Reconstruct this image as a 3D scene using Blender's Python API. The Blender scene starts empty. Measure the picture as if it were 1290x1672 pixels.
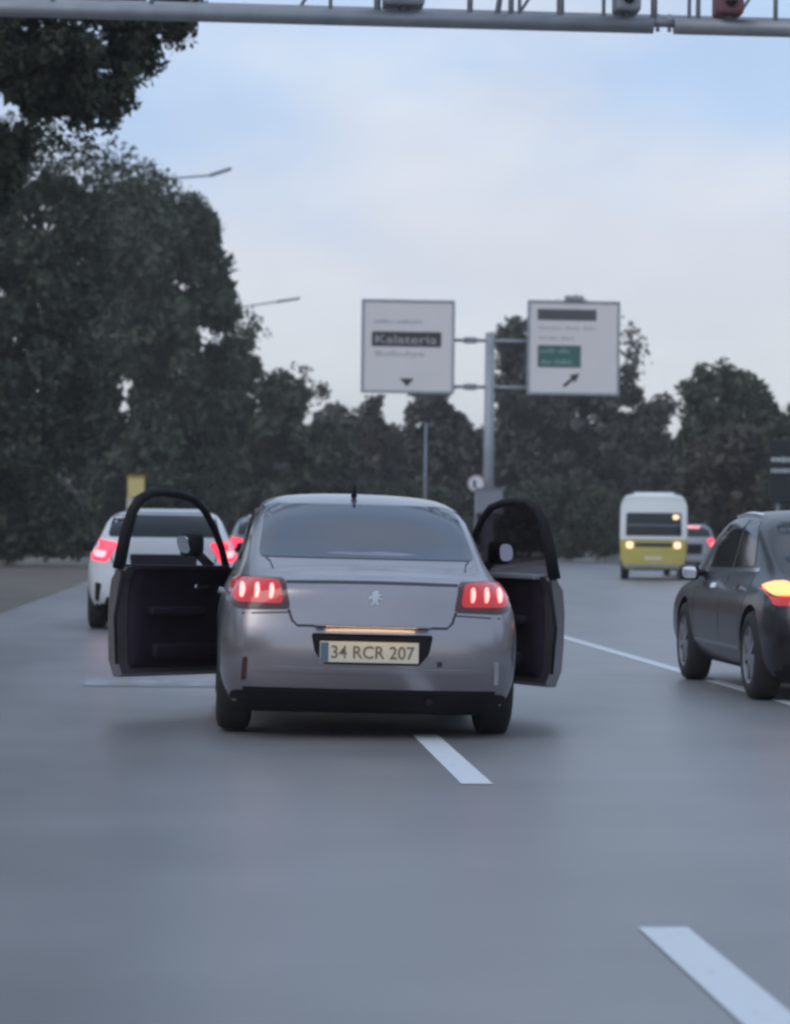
import bpy, bmesh, math, random
import numpy as np
from mathutils import Vector, Matrix
from mathutils.bvhtree import BVHTree

R = math.radians
random.seed(7)
RNG = np.random.default_rng(7)
SC = bpy.context.scene
COL = SC.collection

# ------------------------------------------------------------------ camera
CAM_H, FOC, CW, CH = 1.15, 4200.0, 1290.0, 1672.0
cam_data = bpy.data.cameras.new('camera')
cam = bpy.data.objects.new('camera', cam_data)
COL.objects.link(cam)
cam_data.sensor_fit = 'HORIZONTAL'
cam_data.sensor_width = 36.0
cam_data.lens = 36.0 * FOC / CW
cam_data.clip_start = 0.1
cam_data.clip_end = 5000
CAM_M = (Matrix.Translation((0, 0, CAM_H)) @ Matrix.Rotation(R(-4.02), 4, 'Z')
         @ Matrix.Rotation(R(90.0 + 0.58), 4, 'X') @ Matrix.Rotation(R(0.7), 4, 'Z'))
cam.matrix_world = CAM_M
SC.camera = cam
cam_data.dof.use_dof = True
cam_data.dof.focus_distance = 15.0
cam_data.dof.aperture_fstop = 4.2

def P(px, py, d):
    """the place d metres down the lens axis that shows at a pixel of the 1290 x 1672 photograph"""
    return CAM_M @ Vector(((px - CW / 2) / FOC * d, -(py - CH / 2) / FOC * d, -d))

# ------------------------------------------------------------------ sky, sun, exposure
SUN_EL, SUN_AZ = 40.0, 225.0            # azimuth clockwise from +Y: behind the camera, to the left
world = bpy.data.worlds.new('World')
SC.world = world
world.use_nodes = True
wn, wl = world.node_tree.nodes, world.node_tree.links
wn.clear()
w_out = wn.new('ShaderNodeOutputWorld')
sky = wn.new('ShaderNodeTexSky')
sky.sky_type = 'NISHITA'
sky.sun_disc = False
sky.sun_elevation = R(SUN_EL)
sky.sun_rotation = R(SUN_AZ)
bg_sky = wn.new('ShaderNodeBackground'); bg_sky.inputs['Strength'].default_value = 0.08
wl.new(sky.outputs[0], bg_sky.inputs['Color'])
tc = wn.new('ShaderNodeTexCoord')
mp = wn.new('ShaderNodeMapping'); mp.inputs['Scale'].default_value = (1, 1, 2.6); mp.inputs['Location'].default_value = (0.35, 0.0, 0.0)
wl.new(tc.outputs['Generated'], mp.inputs['Vector'])
nz = wn.new('ShaderNodeTexNoise'); nz.inputs['Scale'].default_value = 5.5; nz.inputs['Detail'].default_value = 5; nz.inputs['Roughness'].default_value = 0.5
wl.new(mp.outputs[0], nz.inputs['Vector'])
sep = wn.new('ShaderNodeSeparateXYZ'); wl.new(tc.outputs['Generated'], sep.inputs[0])
ab = wn.new('ShaderNodeMath'); ab.operation = 'ABSOLUTE'; wl.new(sep.outputs['Z'], ab.inputs[0])
# clear-sky share grows with height, broken up by the cloud noise
mr = wn.new('ShaderNodeMapRange'); mr.inputs['From Min'].default_value = 0.10; mr.inputs['From Max'].default_value = 0.19
mr.inputs['To Min'].default_value = -0.55; mr.inputs['To Max'].default_value = 0.30
wl.new(ab.outputs[0], mr.inputs['Value'])
m2 = wn.new('ShaderNodeMath'); m2.operation = 'MULTIPLY_ADD'; m2.inputs[1].default_value = 2.6; m2.inputs[2].default_value = -0.80
wl.new(nz.outputs['Fac'], m2.inputs[0])
m3 = wn.new('ShaderNodeMath'); m3.operation = 'ADD'; m3.use_clamp = True
wl.new(mr.outputs[0], m3.inputs[0]); wl.new(m2.outputs[0], m3.inputs[1])
ss = wn.new('ShaderNodeMapRange'); ss.interpolation_type = 'SMOOTHSTEP'; wl.new(m3.outputs[0], ss.inputs['Value'])
cr = wn.new('ShaderNodeValToRGB')      # haze at the horizon -> white cloud above
cr.color_ramp.elements[0].position = 0.0; cr.color_ramp.elements[0].color = (0.64, 0.665, 0.69, 1)
cr.color_ramp.elements[1].position = 0.13; cr.color_ramp.elements[1].color = (0.68, 0.71, 0.775, 1)
wl.new(ab.outputs[0], cr.inputs[0])
mixc = wn.new('ShaderNodeMixRGB'); mixc.inputs['Color2'].default_value = (0.46, 0.61, 0.83, 1)
wl.new(ss.outputs[0], mixc.inputs['Fac']); wl.new(cr.outputs[0], mixc.inputs['Color1'])
nz2 = wn.new('ShaderNodeTexNoise'); nz2.inputs['Scale'].default_value = 7.0; nz2.inputs['Detail'].default_value = 3
mp2 = wn.new('ShaderNodeMapping'); mp2.inputs['Scale'].default_value = (1, 1, 2.2); mp2.inputs['Location'].default_value = (2.1, 0.7, 0.4)
wl.new(tc.outputs['Generated'], mp2.inputs['Vector']); wl.new(mp2.outputs[0], nz2.inputs['Vector'])
dull = wn.new('ShaderNodeValToRGB')
dull.color_ramp.elements[0].position = 0.38; dull.color_ramp.elements[0].color = (0.90, 0.895, 0.92, 1)
dull.color_ramp.elements[1].position = 0.62; dull.color_ramp.elements[1].color = (1.0, 1.0, 1.0, 1)
wl.new(nz2.outputs['Fac'], dull.inputs[0])
mul = wn.new('ShaderNodeMixRGB'); mul.blend_type = 'MULTIPLY'; mul.inputs['Fac'].default_value = 1.0
wl.new(mixc.outputs[0], mul.inputs['Color1']); wl.new(dull.outputs[0], mul.inputs['Color2'])
bg_cl = wn.new('ShaderNodeBackground'); wl.new(mul.outputs[0], bg_cl.inputs['Color']); bg_cl.inputs['Strength'].default_value = 1.0
mixs = wn.new('ShaderNodeMixShader'); mixs.inputs[0].default_value = 0.85
wl.new(bg_sky.outputs[0], mixs.inputs[1]); wl.new(bg_cl.outputs[0], mixs.inputs[2]); wl.new(mixs.outputs[0], w_out.inputs['Surface'])

sun_d = bpy.data.lights.new('sun', 'SUN')
sun_d.energy = 0.6; sun_d.angle = R(35); sun_d.color = (1.0, 0.93, 0.88)
sun = bpy.data.objects.new('sun', sun_d); COL.objects.link(sun)
sd = Vector((math.sin(R(SUN_AZ)) * math.cos(R(SUN_EL)), math.cos(R(SUN_AZ)) * math.cos(R(SUN_EL)), math.sin(R(SUN_EL))))
sun.rotation_euler = sd.to_track_quat('Z', 'Y').to_euler()
sun.location = (0, 0, 30)

SC.view_settings.view_transform = 'Standard'
SC.view_settings.look = 'None'
SC.view_settings.exposure = 0.36
SC.view_settings.gamma = 1.0
SC.view_settings.use_curve_mapping = False
SC.render.engine = 'CYCLES'
SC.cycles.use_denoising = True
SC.cycles.pixel_filter_type = 'BLACKMAN_HARRIS'
SC.cycles.filter_width = 2.8            # the photograph is a soft video frame
SC.cycles.max_bounces = 6
SC.cycles.transparent_max_bounces = 12
SC.cycles.volume_bounces = 0

# ------------------------------------------------------------------ materials
def mat(name, col, rough=0.6, metal=0.0, emit=None, estr=0.0, spec=None, noise=None, bump=None, coat=0.0, alpha=1.0):
    m = bpy.data.materials.new(name); m.use_nodes = True
    nt = m.node_tree; b = nt.nodes['Principled BSDF']
    b.inputs['Base Color'].default_value = (*col, 1)
    b.inputs['Roughness'].default_value = rough
    b.inputs['Metallic'].default_value = metal
    if spec is not None: b.inputs['Specular IOR Level'].default_value = spec
    if coat: b.inputs['Coat Weight'].default_value = coat; b.inputs['Coat Roughness'].default_value = 0.08
    if emit: b.inputs['Emission Color'].default_value = (*emit, 1); b.inputs['Emission Strength'].default_value = estr
    if noise or bump:
        t = nt.nodes.new('ShaderNodeTexCoord')
    if noise:      # (scale, colour2, contrast)
        n = nt.nodes.new('ShaderNodeTexNoise'); n.inputs['Scale'].default_value = noise[0]; n.inputs['Detail'].default_value = 6
        nt.links.new(t.outputs['Object'], n.inputs['Vector'])
        r = nt.nodes.new('ShaderNodeValToRGB'); c = noise[2] if len(noise) > 2 else 0.2
        r.color_ramp.elements[0].position = 0.5 - c; r.color_ramp.elements[0].color = (*col, 1)
        r.color_ramp.elements[1].position = 0.5 + c; r.color_ramp.elements[1].color = (*noise[1], 1)
        nt.links.new(n.outputs['Fac'], r.inputs[0]); nt.links.new(r.outputs[0], b.inputs['Base Color'])
    if bump:       # (scale, strength, distance)
        n = nt.nodes.new('ShaderNodeTexNoise'); n.inputs['Scale'].default_value = bump[0]; n.inputs['Detail'].default_value = 4
        nt.links.new(t.outputs['Object'], n.inputs['Vector'])
        bp = nt.nodes.new('ShaderNodeBump'); bp.inputs['Strength'].default_value = bump[1]; bp.inputs['Distance'].default_value = bump[2]
        nt.links.new(n.outputs['Fac'], bp.inputs['Height']); nt.links.new(bp.outputs[0], b.inputs['Normal'])
    return m

def asphalt_mat(name, c1, c2, rough):
    m = bpy.data.materials.new(name); m.use_nodes = True
    nt = m.node_tree; N, L = nt.nodes, nt.links; b = N['Principled BSDF']
    t = N.new('ShaderNodeTexCoord')
    mp1 = N.new('ShaderNodeMapping'); mp1.inputs['Scale'].default_value = (0.55, 0.06, 1); L.new(t.outputs['Object'], mp1.inputs[0])
    n1 = N.new('ShaderNodeTexNoise'); n1.inputs['Scale'].default_value = 1.0; n1.inputs['Detail'].default_value = 5; L.new(mp1.outputs[0], n1.inputs[0])
    n2 = N.new('ShaderNodeTexNoise'); n2.inputs['Scale'].default_value = 90; n2.inputs['Detail'].default_value = 3; L.new(t.outputs['Object'], n2.inputs[0])
    n3 = N.new('ShaderNodeTexNoise'); n3.inputs['Scale'].default_value = 0.9; n3.inputs['Detail'].default_value = 6; L.new(t.outputs['Object'], n3.inputs[0])
    a = N.new('ShaderNodeMath'); a.operation = 'MULTIPLY_ADD'; a.inputs[1].default_value = 0.25; L.new(n2.outputs['Fac'], a.inputs[0]); L.new(n1.outputs['Fac'], a.inputs[2])
    a2 = N.new('ShaderNodeMath'); a2.operation = 'MULTIPLY_ADD'; a2.inputs[1].default_value = 0.4; L.new(n3.outputs['Fac'], a2.inputs[0]); L.new(a.outputs[0], a2.inputs[2])
    r = N.new('ShaderNodeValToRGB')
    r.color_ramp.elements[0].position = 0.66; r.color_ramp.elements[0].color = (*c1, 1)
    r.color_ramp.elements[1].position = 1.0; r.color_ramp.elements[1].color = (*c2, 1)
    L.new(a2.outputs[0], r.inputs[0]); L.new(r.outputs[0], b.inputs['Base Color'])
    rr = N.new('ShaderNodeMapRange'); rr.inputs['From Min'].default_value = 0.3; rr.inputs['From Max'].default_value = 0.7
    rr.inputs['To Min'].default_value = rough - 0.06; rr.inputs['To Max'].default_value = rough + 0.08
    L.new(n1.outputs['Fac'], rr.inputs[0]); L.new(rr.outputs[0], b.inputs['Roughness'])
    bp = N.new('ShaderNodeBump'); bp.inputs['Strength'].default_value = 0.2; bp.inputs['Distance'].default_value = 0.004
    L.new(n2.outputs['Fac'], bp.inputs['Height']); L.new(bp.outputs[0], b.inputs['Normal'])
    return m

def worn_mat(name, paint, base, amount, scale=3.0):
    """road paint worn through to the asphalt in patches"""
    m = bpy.data.materials.new(name); m.use_nodes = True
    nt = m.node_tree; N, L = nt.nodes, nt.links; b = N['Principled BSDF']
    t = N.new('ShaderNodeTexCoord')
    n = N.new('ShaderNodeTexNoise'); n.inputs['Scale'].default_value = scale; n.inputs['Detail'].default_value = 8; n.inputs['Roughness'].default_value = 0.65
    L.new(t.outputs['Object'], n.inputs[0])
    r = N.new('ShaderNodeValToRGB')
    r.color_ramp.elements[0].position = amount; r.color_ramp.elements[0].color = (*base, 1)
    r.color_ramp.elements[1].position = amount + 0.22; r.color_ramp.elements[1].color = (*paint, 1)
    L.new(n.outputs['Fac'], r.inputs[0]); L.new(r.outputs[0], b.inputs['Base Color'])
    b.inputs['Roughness'].default_value = 0.6
    return m

def leaf_mat(name, c1, c2):
    m = bpy.data.materials.new(name); m.use_nodes = True
    nt = m.node_tree; N, L = nt.nodes, nt.links; b = N['Principled BSDF']
    t = N.new('ShaderNodeTexCoord')
    n = N.new('ShaderNodeTexNoise'); n.inputs['Scale'].default_value = 0.55; n.inputs['Detail'].default_value = 5
    L.new(t.outputs['Object'], n.inputs[0])
    r = N.new('ShaderNodeValToRGB')
    r.color_ramp.elements[0].position = 0.35; r.color_ramp.elements[0].color = (*c1, 1)
    r.color_ramp.elements[1].position = 0.68; r.color_ramp.elements[1].color = (*c2, 1)
    L.new(n.outputs['Fac'], r.inputs[0]); L.new(r.outputs[0], b.inputs['Base Color'])
    b.inputs['Roughness'].default_value = 0.65
    b.inputs['Specular IOR Level'].default_value = 0.25
    return m

def glass_mat(name, tint, clear):
    """thin pane: lets CLEAR of the light through, mirrors the sky by Fresnel"""
    m = bpy.data.materials.new(name); m.use_nodes = True
    nt = m.node_tree; N, L = nt.nodes, nt.links
    N.remove(N['Principled BSDF']); out = N['Material Output']
    tr = N.new('ShaderNodeBsdfTransparent'); tr.inputs[0].default_value = tuple(c * clear for c in tint) + (1,)
    gl = N.new('ShaderNodeBsdfGlossy'); gl.inputs['Roughness'].default_value = 0.03
    lw = N.new('ShaderNodeLayerWeight'); lw.inputs[0].default_value = 0.5
    p5 = N.new('ShaderNodeMath'); p5.operation = 'POWER'; p5.inputs[1].default_value = 5.0; L.new(lw.outputs['Facing'], p5.inputs[0])
    fr = N.new('ShaderNodeMath'); fr.operation = 'MULTIPLY_ADD'; fr.inputs[1].default_value = 0.9; fr.inputs[2].default_value = 0.04; L.new(p5.outputs[0], fr.inputs[0])
    mx = N.new('ShaderNodeMixShader'); L.new(fr.outputs[0], mx.inputs[0]); L.new(tr.outputs[0], mx.inputs[1]); L.new(gl.outputs[0], mx.inputs[2])
    L.new(mx.outputs[0], out.inputs['Surface'])
    return m

M = dict(
    asphalt=asphalt_mat('asphalt', (0.158, 0.157, 0.163), (0.245, 0.242, 0.248), 0.36),
    shoulder=asphalt_mat('old_asphalt', (0.095, 0.078, 0.062), (0.145, 0.122, 0.100), 0.8),
    paintline=worn_mat('road_paint', (0.62, 0.66, 0.70), (0.26, 0.27, 0.29), 0.20, 17.0),
    faded=worn_mat('faded_paint', (0.38, 0.40, 0.46), (0.18, 0.182, 0.19), 0.44, 1.3),
    kerb=mat('kerb_stone', (0.34, 0.32, 0.27), 0.8, noise=(2.0, (0.44, 0.41, 0.35)), bump=(30, 0.4, 0.01)),
    soil=mat('verge_soil', (0.035, 0.04, 0.028), 0.95, noise=(1.6, (0.065, 0.07, 0.045)), bump=(6, 0.8, 0.05)),
    grass=mat('grass_blades', (0.05, 0.065, 0.035), 0.8, noise=(2.0, (0.085, 0.095, 0.05))),
    silver=mat('silver_paint', (0.365, 0.338, 0.352), 0.26, 0.78, coat=0.4, noise=(1.7, (0.315, 0.294, 0.308))),
    white=mat('white_paint', (0.72, 0.73, 0.75), 0.3, coat=0.5, noise=(2.0, (0.66, 0.67, 0.69))),
    grey_car=mat('grey_car_paint', (0.30, 0.31, 0.33), 0.35, 0.4, coat=0.5),
    dark_car=mat('charcoal_car_paint', (0.020, 0.018, 0.022), 0.35, 0.2, spec=0.4, coat=0.35, noise=(3.0, (0.026, 0.023, 0.027))),
    bus_yellow=mat('yellow_bus_paint', (0.58, 0.49, 0.13), 0.45, noise=(3.0, (0.50, 0.43, 0.11))),
    bus_white=mat('bus_white_paint', (0.80, 0.82, 0.81), 0.4, coat=0.3),
    black=mat('black_plastic', (0.016, 0.015, 0.019), 0.75, spec=0.25),
    trim=mat('door_trim', (0.022, 0.013, 0.024), 0.7, spec=0.25, noise=(9.0, (0.030, 0.018, 0.030))),
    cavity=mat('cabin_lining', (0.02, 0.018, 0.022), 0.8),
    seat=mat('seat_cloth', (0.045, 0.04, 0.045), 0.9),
    seam=mat('panel_gap', (0.03, 0.03, 0.035), 0.6),
    rubber=mat('tyre_rubber', (0.022, 0.022, 0.024), 0.8, bump=(60, 0.3, 0.004)),
    alloy=mat('alloy', (0.52, 0.53, 0.55), 0.35, 0.85),
    chrome=mat('chrome', (0.75, 0.76, 0.78), 0.12, 1.0),
    carglass=mat('tinted_car_glass', (0.022, 0.032, 0.055), 0.08, spec=0.6, coat=0.15),
    darkglass=mat('dark_car_glass', (0.012, 0.014, 0.017), 0.08, spec=0.5),
    pane=glass_mat('door_pane', (0.92, 0.95, 0.96), 0.86),
    pane_tint=glass_mat('tinted_door_pane', (0.95, 0.80, 0.88), 0.36),
    mirror=mat('mirror_glass', (0.9, 0.9, 0.92), 0.04, 1.0),
    lens=mat('red_lens', (0.30, 0.012, 0.015), 0.15, coat=0.5, emit=(1.0, 0.035, 0.035), estr=0.22),
    lens_rim=mat('smoked_lens', (0.07, 0.01, 0.015), 0.2, coat=0.5),
    strip=mat('lit_red_strip', (0.8, 0.1, 0.1), 0.3, emit=(1.0, 0.20, 0.18), estr=3.0),
    lamp_red=mat('lit_red_lamp', (0.6, 0.02, 0.04), 0.25, emit=(1.0, 0.035, 0.07), estr=1.7),
    lamp_pink=mat('lit_lamp_core', (0.9, 0.4, 0.4), 0.3, emit=(1.0, 0.28, 0.32), estr=1.5),
    orange=mat('lit_orange_lamp', (0.9, 0.4, 0.1), 0.3, emit=(1.0, 0.36, 0.14), estr=1.45),
    warm=mat('lit_warm_lamp', (1, 0.8, 0.5), 0.3, emit=(1.0, 0.66, 0.36), estr=4.5),
    warm_dim=mat('lit_bus_lamp', (1, 0.8, 0.5), 0.3, emit=(1.0, 0.60, 0.34), estr=1.1),
    plate=mat('plate_white', (0.70, 0.64, 0.50), 0.45),
    plate_blue=mat('plate_blue', (0.10, 0.15, 0.22), 0.45),
    ink=mat('plate_ink', (0.20, 0.15, 0.10), 0.6),
    steel=mat('galvanised_steel', (0.36, 0.38, 0.40), 0.5, 0.35, noise=(4.0, (0.29, 0.30, 0.33))),
    steel_dark=mat('weathered_steel', (0.20, 0.21, 0.24), 0.55, 0.25, noise=(5.0, (0.26, 0.27, 0.30))),
    signface=mat('sign_sheet', (0.72, 0.67, 0.66), 0.5, noise=(0.7, (0.76, 0.71, 0.70))),
    sign_black=mat('sign_brown_black', (0.042, 0.034, 0.038), 0.6),
    sign_grey=mat('sign_grey', (0.085, 0.085, 0.095), 0.6),
    sign_pale=mat('sign_faded_print', (0.40, 0.385, 0.395), 0.6),
    sign_green=mat('sign_green', (0.045, 0.135, 0.115), 0.55),
    sign_white=mat('sign_white_print', (0.72, 0.72, 0.74), 0.5),
    sign_greenprint=mat('sign_green_print', (0.25, 0.38, 0.37), 0.6),
    sign_red=mat('sign_ring', (0.42, 0.30, 0.31), 0.5),
    navy=mat('navy_board', (0.018, 0.021, 0.024), 0.6),
    navyprint=mat('board_print', (0.46, 0.49, 0.52), 0.6),
    yellow=mat('yellow_board', (0.66, 0.50, 0.17), 0.5, noise=(3.0, (0.70, 0.56, 0.24))),
    yellow_edge=mat('amber_edge', (0.34, 0.20, 0.03), 0.6),
    pale_pole=mat('pale_pole', (0.55, 0.50, 0.40), 0.6),
    box=mat('cabinet_grey', (0.21, 0.22, 0.26), 0.6, noise=(3.0, (0.25, 0.255, 0.29))),
    bark=mat('bark', (0.05, 0.042, 0.036), 0.9, noise=(5.0, (0.085, 0.072, 0.06)), bump=(12, 0.8, 0.03)),
    leaf_a=leaf_mat('leaf_dark', (0.046, 0.055, 0.036), (0.066, 0.078, 0.048)),
    leaf_b=leaf_mat('leaf_green', (0.052, 0.064, 0.040), (0.076, 0.090, 0.056)),
    leaf_c=leaf_mat('leaf_grey_green', (0.066, 0.068, 0.056), (0.088, 0.090, 0.072)),
    leaf_d=leaf_mat('leaf_brownish', (0.060, 0.054, 0.046), (0.076, 0.070, 0.056)),
    redbox=mat('dull_red_box', (0.17, 0.06, 0.075), 0.6),
)

# ------------------------------------------------------------------ object helpers
def link(o, parent=None, **props):
    COL.objects.link(o)
    if parent is not None: o.parent = parent
    for k, v in props.items(): o[k] = v
    return o

def thing(name, label, cat, loc=(0, 0, 0), rot=(0, 0, 0), group=None):
    o = bpy.data.objects.new(name, None)
    o.empty_display_size = 0.3
    o.location = loc; o.rotation_euler = rot
    link(o, label=label, category=cat)
    if group: o['group'] = group
    return o

def mesh_obj(name, bm, m, parent=None, smooth=False, **props):
    me = bpy.data.meshes.new(name)
    bmesh.ops.recalc_face_normals(bm, faces=bm.faces[:])
    bm.to_mesh(me); bm.free()
    for mm in (m if isinstance(m, (list, tuple)) else [m]): me.materials.append(mm)
    if smooth: me.shade_smooth()
    return link(bpy.data.objects.new(name, me), parent, **props)

def bm_box(bm, cx, cy, cz, sx, sy, sz, bevel=0.0, mat_i=0, rot=None):
    r = bmesh.ops.create_cube(bm, size=1.0)
    vs = r['verts']
    bmesh.ops.scale(bm, vec=(sx, sy, sz), verts=vs)
    if bevel > 0:
        es = list({e for v in vs for e in v.link_edges})
        g = bmesh.ops.bevel(bm, geom=es, offset=bevel, segments=2, profile=0.6, affect='EDGES')
        vs = list({v for f in g['faces'] for v in f.verts} | {v for v in vs if v.is_valid})
    if rot is not None: bmesh.ops.rotate(bm, cent=(0, 0, 0), matrix=rot, verts=vs)
    bmesh.ops.translate(bm, vec=(cx, cy, cz), verts=vs)
    return vs

def box(name, c, s, m, parent=None, bevel=0.01, rot=None, **props):
    bm = bmesh.new(); bm_box(bm, *c, *s, bevel=bevel, rot=rot)
    return mesh_obj(name, bm, m, parent, **props)

def bm_tube(bm, pts, radii, n=10, cap=True):
    pts = [Vector(p) for p in pts]
    if not isinstance(radii, (list, tuple)): radii = [radii] * len(pts)
    rings = []; u = None
    for i, p in enumerate(pts):
        a = pts[max(i - 1, 0)]; b = pts[min(i + 1, len(pts) - 1)]
        t = (b - a).normalized()
        if u is None:
            u = t.cross(Vector((0, 0, 1)) if abs(t.z) < 0.9 else Vector((1, 0, 0))).normalized()
        else:
            u = (u - t * u.dot(t)).normalized()
        v = t.cross(u).normalized()
        rings.append([bm.verts.new(p + (u * math.cos(k / n * 2 * math.pi) + v * math.sin(k / n * 2 * math.pi)) * radii[i]) for k in range(n)])
    for a, b in zip(rings, rings[1:]):
        for k in range(n): bm.faces.new((a[k], a[(k + 1) % n], b[(k + 1) % n], b[k]))
    if cap:
        bm.faces.new(rings[0]); bm.faces.new(rings[-1])

def tube(name, pts, radii, m, parent=None, n=10, smooth=True, **props):
    bm = bmesh.new(); bm_tube(bm, pts, radii, n)
    return mesh_obj(name, bm, m, parent, smooth, **props)

def sheet(name, pts, z, m, parent=None, **props):
    bm = bmesh.new()
    bm.faces.new([bm.verts.new((x, y, z)) for x, y in pts])
    bmesh.ops.triangulate(bm, faces=bm.faces[:])
    me = bpy.data.meshes.new(name)
    bmesh.ops.recalc_face_normals(bm, faces=bm.faces[:])
    for f in bm.faces:
        if f.normal.z < 0: f.normal_flip()
    bm.to_mesh(me); bm.free(); me.materials.append(m)
    return link(bpy.data.objects.new(name, me), parent, **props)

def bm_prism(bm, outline, y0, y1):
    """outline (x, z) extruded along y"""
    a = [bm.verts.new((x, y0, z)) for x, z in outline]; b = [bm.verts.new((x, y1, z)) for x, z in outline]
    n = len(a)
    bm.faces.new(a); bm.faces.new(b[::-1])
    for i in range(n): bm.faces.new((a[i], b[i], b[(i + 1) % n], a[(i + 1) % n]))

def prism(name, outline, y0, y1, m, parent=None, **props):
    bm = bmesh.new(); bm_prism(bm, outline, y0, y1)
    return mesh_obj(name, bm, m, parent, **props)

def rounded(pts, r=0.03, n=4):
    out = []
    k = len(pts)
    for i in range(k):
        p0, p, p1 = Vector(pts[i - 1]), Vector(pts[i]), Vector(pts[(i + 1) % k])
        a = (p0 - p); b = (p1 - p)
        ra = min(r, a.length * 0.45); rb = min(r, b.length * 0.45)
        s, e = p + a.normalized() * ra, p + b.normalized() * rb
        for j in range(n + 1):
            t = j / n
            q = s * (1 - t) ** 2 + p * 2 * t * (1 - t) + e * t * t
            out.append((q.x, q.y))
    return out

def text_mesh(body, height, width=None, font_bold=0.0):
    cu = bpy.data.curves.new('lettering', 'FONT')
    cu.body = body; cu.size = 1.0; cu.align_x = 'CENTER'; cu.align_y = 'CENTER'; cu.offset = font_bold; cu.resolution_u = 4
    o = bpy.data.objects.new('lettering', cu); COL.objects.link(o)
    dg = bpy.context.evaluated_depsgraph_get()
    me = bpy.data.meshes.new_from_object(o.evaluated_get(dg))
    bpy.data.objects.remove(o)
    co = np.empty(len(me.vertices) * 3); me.vertices.foreach_get('co', co); co = co.reshape(-1, 3)
    lo, hi = co.min(0), co.max(0)
    s = height / (hi[1] - lo[1]); sx = width / (hi[0] - lo[0]) if width else s
    x = (co[:, 0] - (lo[0] + hi[0]) / 2) * sx; z = (co[:, 1] - (lo[1] + hi[1]) / 2) * s
    me.vertices.foreach_set('co', np.stack([x, np.zeros_like(x), z], 1).ravel())
    me.update()
    return me

def lettering(body, loc, height, width, m, parent, bold=0.0, name='lettering'):
    me = text_mesh(body, height, width, bold)
    me.materials.clear(); me.materials.append(m)
    o = bpy.data.objects.new(name, me); o.location = loc
    return link(o, parent)

# ------------------------------------------------------------------ setting: ground, road, verges
G = 900
sheet('ground', [(-G, -60), (G, -60), (G, G * 1.2), (-G, G * 1.2)], -0.05, M['soil'], kind='structure')

LE = [(-40, -7.3), (70, -7.3), (88, -7.3), (100, -6.5), (112, -5.4), (120, -4.2), (128, -2.4), (140, 0.8), (150, 4.2), (165, 9.5), (200, 24), (250, 50), (300, 80)]
def bend(y):            # how far the left edge has swung right at distance y
    return interp(LE, y) + 7.3
def lerp(a, b, t): return a + (b - a) * t
def interp(tab, z):
    if z <= tab[0][0]: return tab[0][1]
    for (a, va), (b, vb) in zip(tab, tab[1:]):
        if z <= b: return lerp(va, vb, (z - a) / (b - a))
    return tab[-1][1]
ys = [-40, 0, 20, 40, 60, 75, 88, 100, 112, 120, 128, 140, 150, 165, 200, 250, 300]
left_edge = [(-7.3 + bend(y), y) for y in ys]
right_edge = [(12.5, -40), (12.5, 30), (14.5, 55), (18.0, 76), (22.0, 105), (25.5, 130), (34, 165), (48, 200), (75, 250), (115, 300)]
sheet('road', left_edge + right_edge[::-1], 0.0, M['asphalt'], kind='structure')
sh_in = [(-3.05, y) for y in ys if y <= 100] + [(-3.3, 118)]
sheet('road_shoulder', [p for p in left_edge if p[1] <= 120] + sh_in[::-1], 0.004, M['shoulder'], kind='structure')

def ribbon_bm(path, w, z0, z1):
    bm = bmesh.new(); rows = []
    for i, (x, y) in enumerate(path):
        a = Vector(path[max(i - 1, 0)]); b = Vector(path[min(i + 1, len(path) - 1)])
        t = (b - a).normalized(); n = Vector((t.y, -t.x))
        l, r = Vector((x, y)) - n * w / 2, Vector((x, y)) + n * w / 2
        rows.append([bm.verts.new((l.x, l.y, z0)), bm.verts.new((l.x, l.y, z1)), bm.verts.new((r.x, r.y, z1)), bm.verts.new((r.x, r.y, z0))])
    for a, b in zip(rows, rows[1:]):
        for k in range(4): bm.faces.new((a[k], a[(k + 1) % 4], b[(k + 1) % 4], b[k]))
    bm.faces.new(rows[0]); bm.faces.new(rows[-1])
    return bm
# kerb stones along the left verge: single stones where they show, one run beyond
kroot = thing('kerb', 'pale concrete kerb along the left edge of the road under the trees', 'kerb', (0, 0, 0))
kroot['kind'] = 'structure'
stone = None
for k in range(34):
    y = 58 + k * 1.5
    if stone is None:
        bm = bmesh.new(); bm_box(bm, 0, 0, 0.08, 0.24, 1.47, 0.30, bevel=0.02)
        stone = mesh_obj('kerb_stone', bm, M['kerb'], kroot); o = stone
    else:
        o = stone.copy(); COL.objects.link(o); o.parent = kroot
    o.location = (-7.42 + bend(y), y, random.uniform(-0.008, 0.008)); o.rotation_euler = (0, 0, -math.atan(bend(y + 0.75) - bend(y - 0.75)) / 1.5)
mesh_obj('kerb_run', ribbon_bm([(-7.42 + bend(y), y) for y in (109.3, 112, 120, 128, 140, 150, 165, 200, 250)], 0.22, -0.06, 0.15), M['kerb'], kroot)
vl = [(-7.53 + bend(y), y) for y in ys]
sheet('verge', vl + [(-60, 300), (-60, -40)], 0.08, M['soil'], kind='structure')
island_r = [(8.6, 82), (12.6, 105), (17.3, 130), (25.5, 161), (42, 205), (70, 255), (110, 300)]
island_l = [(6.6, 79), (7.2, 90), (8.6, 110), (11.5, 135), (18.5, 165), (33, 205), (58, 250), (92, 300)]
sheet('traffic_island', island_l + island_r[::-1], 0.10, M['soil'], kind='structure')
mesh_obj('island_kerb', ribbon_bm(island_l[:1] + island_r, 0.2, -0.05, 0.14), M['kerb'], kind='structure')
rv = [(x + 0.2, y) for x, y in right_edge]
sheet('right_verge', rv + [(200, 300), (200, -40)], 0.09, M['soil'], kind='structure')
mesh_obj('right_kerb', ribbon_bm([(x + 0.1, y) for x, y in right_edge], 0.18, -0.05, 0.15), M['kerb'], kind='structure')

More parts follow.
